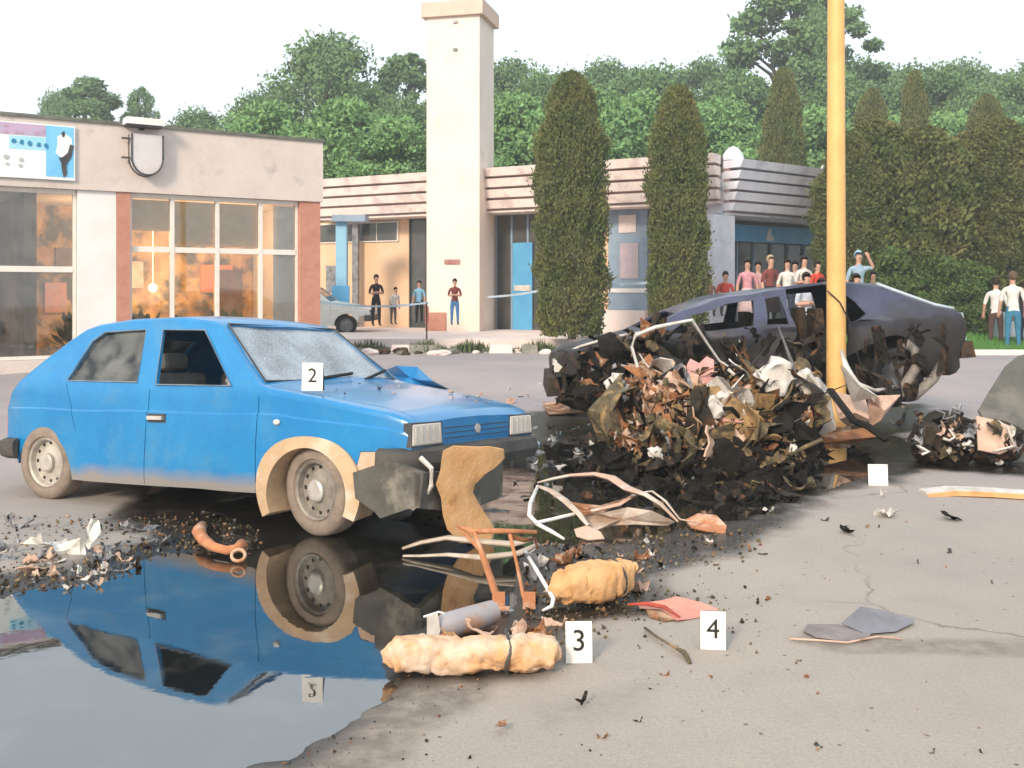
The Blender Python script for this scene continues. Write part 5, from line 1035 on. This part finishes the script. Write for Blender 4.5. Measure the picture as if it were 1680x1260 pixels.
# red-brown lump at its right end, red sheet, right-hand pieces
def single(name, pts, th, m, label, cat, group=None, jit=.012):
    o_ = Vector(pts[0]).copy(); o_.z = 0; o = sheet3(name, [Vector(p) - o_ for p in pts], th, m, None, jit); o.location = o_; return tag(o, label, cat, group)
G = gp
single('orange_lump', [G(1125, 852, .02), G(1145, 842, .07), G(1175, 845, .07), G(1192, 862, .03), G(1190, 876, 0), G(1160, 872, .01), G(1135, 866, .02)], .02, M_or, 'orange rusty torn lump at the right tip of the bent door frame', 'scrap', jit=.03)
single('red_sheet', [G(1045, 990, .015), G(1085, 985, .04), G(1110, 978, .05), G(1150, 988, .03), G(1180, 1000, .005), G(1175, 1008, 0.004), G(1130, 1016, .004), G(1110, 1018, .01), G(1085, 1000, .02), G(1050, 998, .008)], .004, mat('faded red plastic', (.62, .22, .16), (.55, .27, .21), rough=.7, scale=4), 'faded red plastic sheet lying on the pavement behind the marker 4', 'sheet')
o8 = G(1080, 1000); t8 = thing('red_trim_strip', 'dark red curved trim strip with orange underside beside the red sheet', 'strip', o8)
tb('strip', [G(1030, 992, .03) - o8, G(1060, 990, .04) - o8, G(1090, 996, .04) - o8, G(1115, 1012, .02) - o8], [.008, .014, .014, .006], mat('deep red trim', (.45, .06, .03), (.3, .05, .03)), t8, 6, .6); sheet3('orange_underside', [G(1060, 1000, .02) - o8, G(1085, 1002, .02) - o8, G(1108, 1016, .01) - o8, G(1090, 1020, .004) - o8, G(1065, 1012, .004) - o8], .006, M_rust, t8)
o9 = G(1090, 1050); t9 = thing('charred_stick', 'thin charred bent metal stick on the pavement between markers 3 and 4', 'stick', o9)
tb('stick', [G(1058, 1030, .01) - o9, G(1078, 1045, .02) - o9, G(1100, 1058, .02) - o9, G(1122, 1070, .02) - o9, G(1132, 1088, .006) - o9], [.008, .008, .007, .014, .008], M_olive, t9, 6, .6)
t10 = thing('grey_board', 'two overlapping grey-blue torn boards lying on the right pavement', 'board', G(1400, 1045))
oo = G(1400, 1045); M_bd = mat('grey blue board', (.20, .20, .22), (.15, .15, .165), rough=.8, scale=5)
sheet3('raised_board', [G(*p) - oo for p in ((1380, 1022, .03), (1412, 995, .06), (1445, 1000, .05), (1500, 1016, .02), (1498, 1022, .015), (1470, 1036, .01), (1420, 1040, .012))], .005, M_bd, t10)
sheet3('flat_board', [G(*p) - oo for p in ((1318, 1035, .012), (1325, 1024, .012), (1375, 1024, .02), (1430, 1038, .012), (1425, 1048, .008), (1385, 1052, .006), (1340, 1046, .008))], .005, mat('taupe board', (.24, .205, .20), (.17, .15, .145), rough=.85, scale=6), t10)
tb('broken_lath', [G(1296, 1048, .012) - oo, G(1340, 1050, .015) - oo, G(1390, 1054, .01) - oo, G(1440, 1044, .012) - oo, G(1480, 1048, .01) - oo], .007, M_peach, t10, 5, .6)
# long plank at the right
ob_ = G(1600, 822); pk = thing('bumper_strip', 'long pale strip with orange edge lying on the pavement at the right', 'strip', ob_)
pts = [G(1516, 806, .03), G(1560, 801, .045), G(1620, 803, .05), G(1700, 808, .05), G(1780, 812, .05)]; q = MB(); vs = []
for p in pts:
    for dy, dz in ((-.06, -.045), (-.05, 0), (.10, .0), (.12, -.04)): vs.append(p - ob_ + Vector((0, dy, dz)))
q.add(vs, [(i * 4 + k, i * 4 + (k + 1) % 4, (i + 1) * 4 + (k + 1) % 4, (i + 1) * 4 + k) for i in range(4) for k in range(4)] + [(3, 2, 1, 0), (16, 17, 18, 19)]); link('strip', q, M_white, pk)
q = MB(); q.add([p - ob_ + Vector((0, -.064, dz)) for p in pts for dz in (-.042, -.008)] + [p - ob_ + Vector((0, -.074, dz)) for p in pts for dz in (-.042, -.008)],
               [(i * 2 + 10, i * 2 + 12, i * 2 + 13, i * 2 + 11) for i in range(4)] + [(i * 2, i * 2 + 1, i * 2 + 3, i * 2 + 2) for i in range(4)] + [(i * 2 + 1, i * 2 + 11, i * 2 + 13, i * 2 + 3) for i in range(4)] + [(0, 10, 11, 1)]); link('orange_edge', q, M_tan, pk)
# engine block ball and grey hood panel at the right edge
eo = G(1580, 762); eng = thing('engine_lump', 'tangled grey engine block lying in soot at the right picture edge', 'engine', eo)
q = MB(); q.ico(at(1548, 722, 9.15) - eo, 1, 3, (.29, .22, .26), 0, .1, 4); q.ico(at(1625, 725, 9.1) - eo, 1, 3, (.3, .2, .2), 0, .1, 5); link('block', q, M_char, eng)
re_ = random.Random(31)
for i in range(70):
    a = re_.uniform(0, 2 * PI); r_ = math.sqrt(re_.random()); px, py = 1550 + 55 * r_ * math.cos(a), 714 + 42 * r_ * math.sin(a)
    if i > 45: px, py = re_.uniform(1600, 1680), re_.uniform(700, 757)
    shard('bent_fragment', i, re_.choice([M_grey, M_char, M_white, M_olive, M_char, M_grey, M_peach, M_soot]), at(px, py, 8.85 + .1 * r_) - eo, (re_.uniform(0, 6), re_.uniform(0, 6), re_.uniform(0, 6)), re_.uniform(.06, .17), eng)
for i in range(12):
    p = at(1550 + re_.uniform(-45, 45), 712 + re_.uniform(-30, 30), 8.82) - eo; ps = [p]
    for k in range(4): ps.append(ps[-1] + Vector((re_.uniform(-.1, .1), re_.uniform(-.03, .03), re_.uniform(-.07, .07))))
    tb('hose', ps, re_.choice([.008, .012, .016]), re_.choice([M_grey, M_char, M_black, M_white]), eng)
po_ = G(1640, 762); pn = thing('peach_panel', 'peach stained door skin with white edge strip beside the engine lump', 'panel', po_)
sheet3('skin', [at(1602, 682, 9.0) - po_, at(1635, 690, 9.0) - po_, at(1660, 700, 8.95) - po_, at(1664, 735, 8.9) - po_, at(1640, 745, 8.8) - po_, at(1605, 738, 8.8) - po_], .015, M_peach, pn)
tb('edge_strip', [at(1638, 690, 8.9) - po_, at(1652, 700, 8.88) - po_, at(1660, 722, 8.85) - po_, at(1666, 732, 8.85) - po_, at(1630, 740, 8.75) - po_], [.008, .012, .016, .018, .012], M_white, pn, 6, .6)
go = G(1660, 770); gh = thing('dark_bonnet', 'dark grey green bonnet panel leaning upright at the right picture edge', 'bonnet', go)
sheet3('panel', [at(p[0], p[1], y) - go for p, y in (((1606, 672), 9.5), ((1625, 640), 9.6), ((1650, 600), 9.7), ((1670, 584), 9.75), ((1760, 560), 9.8), ((1800, 700), 9.4), ((1760, 768), 9.2), ((1665, 766), 9.15), ((1620, 700), 9.3))], .03, mat('sooty olive paint', (.10, .10, .085), (.06, .06, .05), rough=.5, scale=3, c3=(.14, .13, .11), s3=2), gh, .03)
# orange bone-like hose, crumpled white sheet, left rubble
oh = G(360, 915); hs = thing('orange_hose', 'orange bone-shaped broken hose with a ring end on the wet ground below the blue car', 'hose', oh)
tb('hose', [G(332, 862, .04) - oh, G(326, 872, .05) - oh, G(334, 886, .05) - oh, G(350, 897, .045) - oh, G(372, 903, .04) - oh, G(388, 900, .045) - oh, G(397, 893, .05) - oh], [.03, .042, .034, .027, .026, .026, .034], M_or, hs)
q = MB(); cc_ = G(391, 911, .035) - oh; q.tube([cc_ + Vector((.038 * math.cos(a), .01 * math.sin(a), .03 * math.sin(a))) for a in np.linspace(0, 2 * PI, 16, endpoint=False)], .010, 6, closed=True); link('ring_end', q, M_or, hs, 180)
osh = G(115, 905); me = SHK[3].copy(); mb_ = bmesh.new(); mb_.from_mesh(me); bmesh.ops.subdivide_edges(mb_, edges=mb_.edges[:], cuts=2, use_grid_fill=True)
for v in mb_.verts: v.co += noise.noise_vector(v.co * 6) * .10
mb_.to_mesh(me); mb_.free(); o = link('crumpled_sheet', me, mat('crumpled white plastic', (.70, .68, .62), (.56, .54, .48), rough=.5, scale=5, bump=.3)); o.location = G(118, 893, .05); o.scale = (.40, .42, .30); o.rotation_euler = (.15, -.1, .35); tag(o, 'crumpled white plastic sheet lying on the rubble at the left', 'sheet')

# loose scraps: the larger ones are things of their own
rs = random.Random(77)
ADJ = {'soot': 'soot-black', 'charred metal': 'charred', 'rusty sheet': 'rusty', 'tan foam': 'tan', 'ash stained peach sheet': 'peach', 'dirty white sheet': 'whitish', 'olive brown muck': 'olive brown', 'grey metal': 'grey', 'dark plastic': 'dark grey', 'blue scrap': 'dull blue'}
def loose(n_, region, sizes, mats, label, group, name='scrap', lift=.02, keep=None):
    k = 0; t = 0; names = {}
    while k < n_ and t < n_ * 40:
        t += 1; px, py = rs.uniform(min(p[0] for p in region), max(p[0] for p in region)), rs.uniform(min(p[1] for p in region), max(p[1] for p in region))
        if not inpoly(region, px, py): continue
        g_ = G(px, py); s = rs.uniform(*sizes); mm = rs.choice(mats); o = shard(name, rs.randrange(12), mm, (g_.x, g_.y, s * lift * 4), (rs.uniform(-.5, .5), rs.uniform(-.5, .5), rs.uniform(0, 6.3)), s); o.scale.y *= rs.uniform(.4, 1); big = 'larger' if s > (sizes[0] + sizes[1]) / 2 else 'smaller'; xa, xb = min(p[0] for p in region), max(p[0] for p in region); side = ['far left', 'left', 'centre', 'right', 'far right'][min(4, int(5 * (px - xa) / (xb - xa)))]; ya, yb_ = min(p[1] for p in region), max(p[1] for p in region); dep = ['rear', 'middle', 'front'][min(2, int(3 * (py - ya) / (yb_ - ya)))]
        tag(o, '%s %s %s, %s %s' % (big, ADJ.get(mm.name, 'dark'), label, dep, side), 'scrap', group); k += 1
loose(44, [(0, 850), (230, 860), (310, 900), (190, 940), (0, 965)], (.04, .16), [M_grey, M_white, M_peach, M_grey, M_char], 'scrap in the left rubble below the rear wheel', 'scraps in the left rubble')
loose(10, [(90, 940), (170, 930), (190, 955), (110, 968)], (.04, .10), [M_white, M_peach, M_white], 'chip on the far left puddle edge', 'chips at the far left puddle edge')
loose(36, [(860, 700), (985, 690), (985, 800), (880, 830), (830, 790)], (.05, .16), [M_grey, M_dark, M_char, mat('blue scrap', (.12, .2, .28), (.2, .3, .38), rough=.4), M_soot, M_white], 'scrap on wet ground left of the heap', 'scraps left of the heap')
loose(46, [(870, 890), (1000, 885), (1180, 875), (1060, 960), (1040, 1010), (900, 1060), (860, 1040), (860, 940)], (.04, .15), [M_olive, M_olive, M_char, M_peach, M_soot, M_rust, M_white], 'scrap in muck around the foam cushion', 'scraps around the foam cushion')
loose(50, [(1000, 790), (1340, 770), (1340, 810), (1230, 855), (1120, 850), (1010, 800)], (.04, .13), [M_soot, M_soot, M_soot, M_char, M_olive, M_soot, M_white], 'scrap in black water below the heap', 'charred scraps below the heap')
loose(20, [(1100, 830), (1680, 830), (1680, 980), (1050, 1000), (1060, 960)], (.02, .06), [M_char, M_dark, M_rust], 'crumb on the right pavement', 'dark crumbs on the pavement')
loose(14, [(1000, 1090), (1500, 1080), (1650, 1250), (700, 1250), (800, 1180)], (.015, .045), [M_char, M_rust, M_dark], 'crumb on the foreground pavement', 'dark crumbs in the foreground')
loose(38, [(640, 600), (900, 590), (985, 650), (985, 690), (700, 640)], (.06, .22), [M_peach, M_white, M_rust, M_char, M_olive], 'scrap on the road behind the blue bonnet', 'scraps on the road behind the bonnet')
loose(14, [(1480, 620), (1640, 700), (1480, 740), (1440, 700)], (.05, .14), [M_peach, M_char, M_rust, M_grey], 'scrap on the road right of the pole', 'scraps right of the pole')
for (px, py, s, m, lb) in ((1390, 875, .13, M_soot, 'black scrap lying alone left of centre on the right pavement'), (1560, 853, .14, M_soot, 'black flat scrap lying below the long pale strip'), (1453, 848, .12, M_white, 'whitish smear-like scrap below the plain marker'), (955, 1158, .055, M_char, 'dark burnt scrap on the brown patch in the foreground'), (822, 1202, .05, M_rust, 'brown leaf-like scrap alone at the bottom of the pavement'), (1068, 918, .07, M_white, 'white ball-like scrap at the puddle edge above the red sheet'),
                      (1448, 816, .07, M_white, 'small white scrap directly in front of the plain marker'), (1200, 812, .08, M_white, 'white scrap on the black water below the heap'), (1136, 790, .05, M_whitecol, 'bright white chip in front of the wreck heap'), (1500, 660, .09, M_whitecol, 'white ball-like chip on the road right of the torn wheel arch')):
    g_ = G(px, py); o = shard('scrap', rs.randrange(12), m, (g_.x, g_.y, .03), (rs.uniform(-.3, .3), rs.uniform(-.3, .3), rs.uniform(0, 6)), s); tag(o, lb, 'scrap')
for (pts, m, lb) in (((G(620, 612, .1), G(650, 600, .35), G(685, 602, .32), G(710, 625, .18), G(740, 640, .02), G(640, 636, .05)), mat('bare blue paint', (.006, .175, .42), (.01, .2, .46), rough=.4), 'blue torn car panel standing behind the bonnet of the blue car'), ((G(735, 612, .05), G(770, 606, .12), G(800, 615, .03), G(760, 624, .0)), M_peach, 'peach scrap on the road behind the blue bonnet'), ((G(890, 660, .05), G(960, 655, .12), G(985, 675, .05), G(900, 680, .02)), M_rust, 'rusty scrap in front of the dark saloon bumper')):
    single('sheet_metal_piece', pts, .02, m, lb, 'scrap', jit=.05)
for i in range(13):
    x, y = rs.uniform(-.30, .6), rs.uniform(.15, 1.45); s_ = rs.uniform(.015, .05); zl = .872 - .175 * max(0, x) - (.1 * min(0, x)) + .022 * (1 - ((y - .81) / .7) ** 2) + s_ * .1; p_ = wl @ TILT @ Vector((x, y - .81, zl + .006)); mm = rs.choice([M_char, M_soot, M_white, M_char, M_peach])
    o = shard('scrap', rs.randrange(12), mm, p_, (rs.uniform(-.2, .2), rs.uniform(-.2, .2), rs.uniform(0, 6)), s_); tag(o, '%s chip lying on the %s of the blue bonnet, %s part' % (ADJ.get(mm.name, 'dark'), 'near half' if y < .8 else 'far half', 'front' if x > .3 else 'middle' if x > 0 else 'rear'), 'scrap', 'chips on the blue bonnet')
# gravel-sized chips nobody could count
q = MB(); reg = [(POND, 0)]
for i in range(6200):
    fade = rs.random()
    if i < 2200: px, py = rs.uniform(-10, 480), rs.uniform(845, 985)
    elif i < 3600: px, py = rs.uniform(860, 1250), rs.uniform(860, 1080)
    elif i > 4950: px, py = rs.uniform(830, 1000), rs.uniform(700, 850)
    elif i < 4200: px, py = rs.uniform(440, 800), rs.uniform(1110, 1260)
    else: px, py = rs.uniform(850, 1680), rs.uniform(700, 1250)
    g_ = G(px, py); X_, Y_ = np.array([g_.x]), np.array([g_.y]); d_ = pond_d(X_, Y_)[0]
    if d_ < (-.05 if i < 3600 else .02) and i <= 4950: continue
    if i >= 3600 and rs.random() < .35: continue
    
    if sdist(SP, X_, Y_)[0] + float(edge(X_, Y_, 1.5)[0]) > .25 * fade and i > 600 and fade > .12: continue
    s = (.004 + .012 * rs.random() ** 2.5) * (1.2 if i < 3600 else .6); z = float(groundz(X_, Y_)[0]) + s * .4; c_ = Vector((g_.x, g_.y, z)); e = Euler((rs.uniform(0, 6), rs.uniform(0, 6), rs.uniform(0, 6))).to_matrix()
    v = [c_ + e @ Vector(p) * s for p in ((1, 0, 0), (-.5, .8, 0), (-.5, -.8, 0), (0, 0, .9), (0, 0, -.5))]
    q.add(v, [(0, 1, 3), (1, 2, 3), (2, 0, 3), (1, 0, 4), (2, 1, 4), (0, 2, 4)], rs.choice([0, 1, 2, 1, 0, 1, 4, 1, 0, 1]) if i < 3600 else rs.choice([0, 4, 0]))
o = link('debris_chips', q, [M_char, M_olive, M_grey, M_white, M_rust], fix=False); o['kind'] = 'stuff'; o['label'] = 'tiny charred chips and grit strewn over the ground round the puddle'

# ------------------------------------------------------------------ white parked car far left
wc = thing('parked_car', 'white parked hatchback half hidden behind the right corner of the shop', 'car', (0, 0, 0), 0)
hatchback(wc, Matrix.Identity(4), M_white_paint, wreck=False)
for x in (0, -2.48):
    for y in (-.66, .66): wheel(wc, (x, y, .28), 0, .28, .165, M_black, M_grey, M_grey) if y < 0 else None
wc.location = ((575 - 840) / 1700 * 30.0, 30.0, .30); wc.rotation_euler = (0, 0, 0)

# ------------------------------------------------------------------ barrier tape
def tape(name, p, q_, label, sag=.12):
    mb = MB(); vs = []; n_ = 20; p, q_ = Vector(p), Vector(q_)
    for i in range(n_ + 1):
        t = i / n_; c_ = p.lerp(q_, t); c_.z -= sag * 4 * t * (1 - t); tw_ = .6 * math.sin(t * 9); u = Vector((0, math.sin(tw_), math.cos(tw_))) * .03
        vs += [c_ + u, c_ - u, c_ - u + Vector((0, .002, 0)), c_ + u + Vector((0, .002, 0))]
    mb.add(vs, [(i * 4 + k, i * 4 + (k + 1) % 4, i * 4 + 4 + (k + 1) % 4, i * 4 + 4 + k) for i in range(n_) for k in range(4)] + [(0, 1, 2, 3), (n_ * 4 + 3, n_ * 4 + 2, n_ * 4 + 1, n_ * 4)]); o = link(name, mb, mat('pale blue tape', (.36, .48, .58), (.45, .55, .62), rough=.4)); tag(o, label, 'tape', 'barrier tapes')
tape('barrier_tape', at(518, 494, 27), at(705, 496, 27), 'pale blue barrier tape stretched from the shop corner to the tower'); tape('barrier_tape', at(800, 487, 28.6), at(884, 477, 24.6), 'pale blue barrier tape from the tower to the first thuja', .03); tape('barrier_tape', at(990, 467, 24.6), at(1078, 462, 25), 'pale blue barrier tape between the two big thujas', .02)
bp_ = thing('barrier_post', 'thin dark post with a red flag standing on the terrace left of the tower', 'post', at(700, 560, 25.2)); tb('rod', [Vector((0, 0, 0)), Vector((0, 0, .95))], .018, M_dark, bp_); q = MB(); q.box(-.05, .05, -.01, .01, .45, .85); link('red_flag', q, M_red, bp_)

# ------------------------------------------------------------------ people
M_skin = mat('skin', (.48, .27, .19), rough=.6)
def cloth(c, n_): return mat(n_, c, tuple(x * .75 for x in c), rough=.9, scale=9, bump=.8, spec=.2)
def person(label, px, pyfoot, Y, h=1.74, top=(.6, .6, .6), legs=(.1, .12, .2), hair=(.03, .02, .015), rz=0, pose='stand', skirt=False, hat=None, z=None, shorts=False, sleeves=False, group=None):
    pos = at(px, pyfoot, Y); t = thing('person', label, 'person', pos, rz, group); s = h / 1.75
    hipz, shz = .92, 1.42; crouch = pose in ('crouch', 'sit')
    if crouch: hipz = .48; shz = .98
    bend = .18 if pose == 'lean' else (.12 if crouch else .02)
    V_ = []; E_ = []; R_ = []; T_ = []
    def v(p, r, parent=None, tag_='top'):
        V_.append((p[0] * s, p[1] * s, p[2] * s)); R_.append(r * s)
        if parent is not None: E_.append((parent, len(V_) - 1)); T_.append(tag_)
        return len(V_) - 1
    pel = v((0, 0, hipz), (.135)); wst = v((0, -bend * .4, hipz + .20), .115, pel); ch = v((0, -bend * .8, hipz + .38), .14, wst); nb = v((0, -bend, shz + .05), .07, ch, 'top'); nk = v((0, -bend * 1.1 - .01, shz + .11), .052, nb, 'skin'); hd = v((0, -bend * 1.2 - .02, shz + .19), .082, nk, 'skin'); ht = v((0, -bend * 1.2 - .01, shz + .29), .075, hd, 'skin')
    for sd_ in (-1, 1):
        sh_ = v((sd_ * .17, -bend, shz - .02), .062, ch)
        if pose == 'crossed': el = v((sd_ * .25, -.02, 1.13), .045, sh_); wr_ = v((sd_ * -.02, -.22, 1.16), .033, el, 'skin')
        elif pose == 'raise' and sd_ > 0: el = v((sd_ * .30, -.10, 1.40), .045, sh_); wr_ = v((sd_ * .18, -.14, 1.62), .032, el, 'skin')
        elif pose in ('paper', 'sit', 'crouch'): el = v((sd_ * .25, -.05 - bend, shz - .28), .045, sh_); wr_ = v((sd_ * .13, -.28 - bend, shz - .30), .032, el, 'skin')
        else: el = v((sd_ * .25, .0 - bend * .6, shz - .29), .045, sh_, 'top'); wr_ = v((sd_ * .27, -.07 - bend * .3, shz - .53), .032, el, 'top' if sleeves else 'skin')
        a = Vector(V_[wr_]) / s - Vector(V_[el]) / s; a.normalize(); b_ = Vector(V_[wr_]) / s; pm = v(b_ + a * .06, .034, wr_, 'skin')
        sdv = a.cross(Vector((0, 1, .2))).normalized()
        for f in range(4): v(b_ + a * (.15 - .008 * abs(f - 1.3)) + sdv * (.013 * (f - 1.5) * 1.6), .009, pm, 'skin')
        v(b_ + a * .08 + sdv * -.05, .010, pm, 'skin')
        hx_ = v((sd_ * .09, .0, hipz - .06), .098, pel, 'legs')
        if crouch: kn = v((sd_ * .16, -.36, .50), .07, hx_, 'legs'); an = v((sd_ * .14, -.20, .09), .045, kn, 'legs')
        elif pose == 'walk': kn = v((sd_ * .09, -.12 * sd_, .50), .066, hx_, 'legs'); an = v((sd_ * .09, -.14 * sd_ + .06, .09), .042, kn, 'legs')
        else: kn = v((sd_ * .11, -.02, .50), .066, hx_, 'skin' if shorts else 'legs'); an = v((sd_ * .12, .0, .09), .042, kn, 'skin' if shorts else 'legs')
        pa = Vector(V_[an]) / s; v((pa.x, pa.y - .15, .045), .038, an, 'shoe')
    me = bpy.data.meshes.new('body'); me.from_pydata(V_, E_, []); o = bpy.data.objects.new('body', me); COL.objects.link(o)
    sk = o.modifiers.new('s', 'SKIN'); 
    for i, r in enumerate(R_): me.skin_vertices[0].data[i].radius = (r, r * (.72 if i in (0, 1, 2) else 1))
    me.skin_vertices[0].data[0].use_root = True
    sb_ = o.modifiers.new('d', 'SUBSURF'); sb_.levels = 1; sb_.render_levels = 1
    dg = bpy.context.evaluated_depsgraph_get(); nm = bpy.data.meshes.new_from_object(o.evaluated_get(dg)); o.modifiers.clear(); o.data = nm; bpy.data.meshes.remove(me)
    for m in (cloth(top, 'cloth %s' % (str(tuple(round(x, 2) for x in top)))), cloth(legs, 'cloth %s' % (str(tuple(round(x, 2) for x in legs)))), M_skin, M_dark): nm.materials.append(m)
    ix = {'top': 0, 'legs': 1, 'skin': 2, 'shoe': 3}; segs = [(Vector(V_[a]), Vector(V_[b_]), ix[tg]) for (a, b_), tg in zip(E_, T_)]
    for p_ in nm.polygons:
        c_ = p_.center; best = 9; bi = 0
        for a, b_, k in segs:
            ab = b_ - a; tt = max(0, min(1, (c_ - a).dot(ab) / max(ab.length_squared, 1e-9))); d_ = (c_ - a - ab * tt).length
            if d_ < best: best = d_; bi = k
        p_.material_index = bi; p_.use_smooth = True
    o.parent = t
    hc = Vector(V_[hd]).lerp(Vector(V_[ht]), .55); q = MB(); q.ico((hc.x, hc.y + .022 * s, hc.z + .025 * s), .108 * s, 2, (.88, .95, 1.05)); hm = q.mesh('hair')
    bmh = bmesh.new(); bmh.from_mesh(hm); bmesh.ops.delete(bmh, geom=[v_ for v_ in bmh.verts if v_.co.y < hc.y - .03 * s and v_.co.z < hc.z + .04 * s], context='VERTS'); bmh.to_mesh(hm); bmh.free()
    link('hat' if hat else 'hair', hm, cloth(hat or hair, 'hair %s' % (str(hat or hair))), t, 180)
    fc = MB(); fy = hc.y - .085 * s
    for sx in (-.03, .03): fc.ico((hc.x + sx * s, fy, hc.z + .005 * s), .010 * s, 1)
    fc.box(hc.x - .022 * s, hc.x + .022 * s, fy - .004, fy + .004, hc.z - .062 * s, hc.z - .054 * s); link('face_features', fc, M_dark, t)
    ns_ = MB(); ns_.ico((hc.x, fy - .008 * s, hc.z - .02 * s), .014 * s, 1, (.8, 1, 1.4)); link('nose', ns_, M_skin, t, 180)
    if skirt:
        q = MB(); q.lathe([(.13 * s, (hipz + .12) * s), (.19 * s, hipz * s), (.26 * s, .42 * s), (.25 * s, .42 * s), (.12 * s, (hipz + .1) * s)], 16, Matrix.Rotation(R(90), 4, 'X')); link('skirt', q, cloth(skirt, 'cloth skirt %s' % str(skirt)), t, 180)
    return t
GP_ = 'bystanders on the terrace'
p = person('man in dark jacket over white shirt standing by the white parked car', 617, 536, 27.5, 1.36, (.03, .03, .03), (.025, .025, .022), rz=R(25), pose='crossed')
p = person('bystander in white shirt behind the man in the dark jacket', 645, 533, 28, 1.0, (.66, .62, .58), (.16, .12, .10), rz=R(40), pose='lean')
p = person('dark haired bystander in light blue shirt left of the tower', 688, 532, 28, 1.16, (.22, .45, .62), (.02, .02, .02), rz=R(-20))
p = person('bystander in dark red top and bright jeans with folded arms before the tower', 746, 534, 27.5, 1.22, (.20, .05, .05), (.08, .24, .5), rz=R(10), pose='crossed')
crowd = [(1188, 520, 26.2, .98, (.60, .08, .06), (.1, .1, .1), 'crouching bystander in red shirt left of the pavilion pillar', dict(pose='crouch', h=1.5)), (1162, 520, 26.4, .9, (.55, .30, .22), (.2, .15, .12), 'bystander in orange brown shirt low beside the crouching one in red', dict(pose='crouch', h=1.4)),
 (1226, 540, 25.6, 1.7, (.62, .30, .34), (.66, .52, .52), 'woman in pink top and pale pink skirt at the left of the crowd', dict(skirt=(.66, .50, .50))), (1244, 541, 26.2, 1.7, (.62, .38, .38), (.6, .5, .5), 'bystander in pale pink shirt behind the blonde one', {}), (1263, 541, 25.5, 1.80, (.20, .06, .05), (.02, .015, .015), 'blonde bystander in brown-red top and black skirt in the crowd', dict(skirt=(.02, .015, .015), hair=(.45, .36, .24))),
 (1291, 540, 25.6, 1.70, (.70, .68, .64), (.04, .05, .08), 'bystander in white shirt and dark trousers in the middle of the crowd', {}), (1318, 540, 25.6, 1.78, (.70, .66, .62), (.5, .48, .45), 'dark haired bystander in white shirt left of the one in red', dict(pose='crossed')), (1340, 541, 25.4, 1.66, (.62, .07, .04), (.05, .05, .06), 'bystander in red shirt immediately left of the yellow pole', dict(rz=R(30))),
 (1304, 540, 26.6, 1.72, (.4, .42, .45), (.1, .1, .12), 'bystander half hidden between the two in white shirts', {}), (1408, 545, 24.6, 1.9, (.30, .42, .52), (.3, .25, .2), 'tall bystander with light blue cap and shirt right of the yellow pole', dict(hat=(.30, .44, .56), pose='raise')), (1432, 548, 25.2, 1.5, (.38, .28, .2), (.1, .1, .1), 'bystander in brown shirt behind the dark saloon roof', {})]
for px, pf, Y, h, tc_, lc, lb, kw in crowd:
    kw = dict(kw); hh = kw.pop('h', h); person(lb, px, pf, Y, hh, tc_, lc, group='crowd by the pavilion', rz=kw.pop('rz', R(random.Random(px).uniform(-30, 30))), **kw)
person('bystander in white and blue shirt seen through the torn roof of the saloon', 1322, 590, 17.2, 1.42, (.50, .55, .62), (.03, .03, .04), rz=R(20), pose='crossed'); person('bystander in pale shirt seen through the torn roof next to the pole', 1347, 592, 17.4, 1.36, (.6, .56, .5), (.03, .03, .04), rz=R(-20)); person('bystander in red shirt seen through the saloon right of the pole', 1404, 590, 17.2, 1.40, (.58, .07, .06), (.03, .03, .04), rz=R(15))
person('man in white T-shirt and blue trousers standing on the right verge with his back turned', 1662, 577, 22.9, 1.74, (.72, .68, .64), (.05, .20, .32), rz=R(170), hair=(.12, .08, .05)); person('bystander in white shirt just left of the man in blue trousers', 1634, 575, 24.2, 1.68, (.72, .68, .66), (.10, .06, .05), rz=R(160)); person('person in dark clothes at the right picture edge behind the man in blue trousers', 1682, 576, 24.0, 1.6, (.03, .03, .05), (.02, .02, .04), rz=R(180))
lb_ = thing('concrete_block', 'pale blue grey low block on the grass beside the man in blue trousers', 'block', at(1652, 553, 25.0)); q = MB(); q.box(-.28, .36, -.12, .12, 0, .60, taper=.015); link('block', q, mat('pale blue concrete', (.36, .44, .48), (.42, .48, .52), scale=2), lb_)

# ------------------------------------------------------------------ thin evening haze and smoke left hanging over the square
q = MB(); q.box(-320, 320, -70, 620, -1.2, 24)
hz = link('haze', q, None); hz['kind'] = 'stuff'; hz['label'] = 'thin pale haze hanging over the whole square'
hm_ = bpy.data.materials.new('haze'); hm_.use_nodes = True; n = hm_.node_tree.nodes; n.clear(); ho = n.new('ShaderNodeOutputMaterial'); pv = n.new('ShaderNodeVolumePrincipled')
pv.inputs['Color'].default_value = (.90, .94, .96, 1); pv.inputs['Density'].default_value = .0024; pv.inputs['Anisotropy'].default_value = .2; hm_.node_tree.links.new(pv.outputs[0], ho.inputs['Volume']); hz.data.materials.append(hm_)
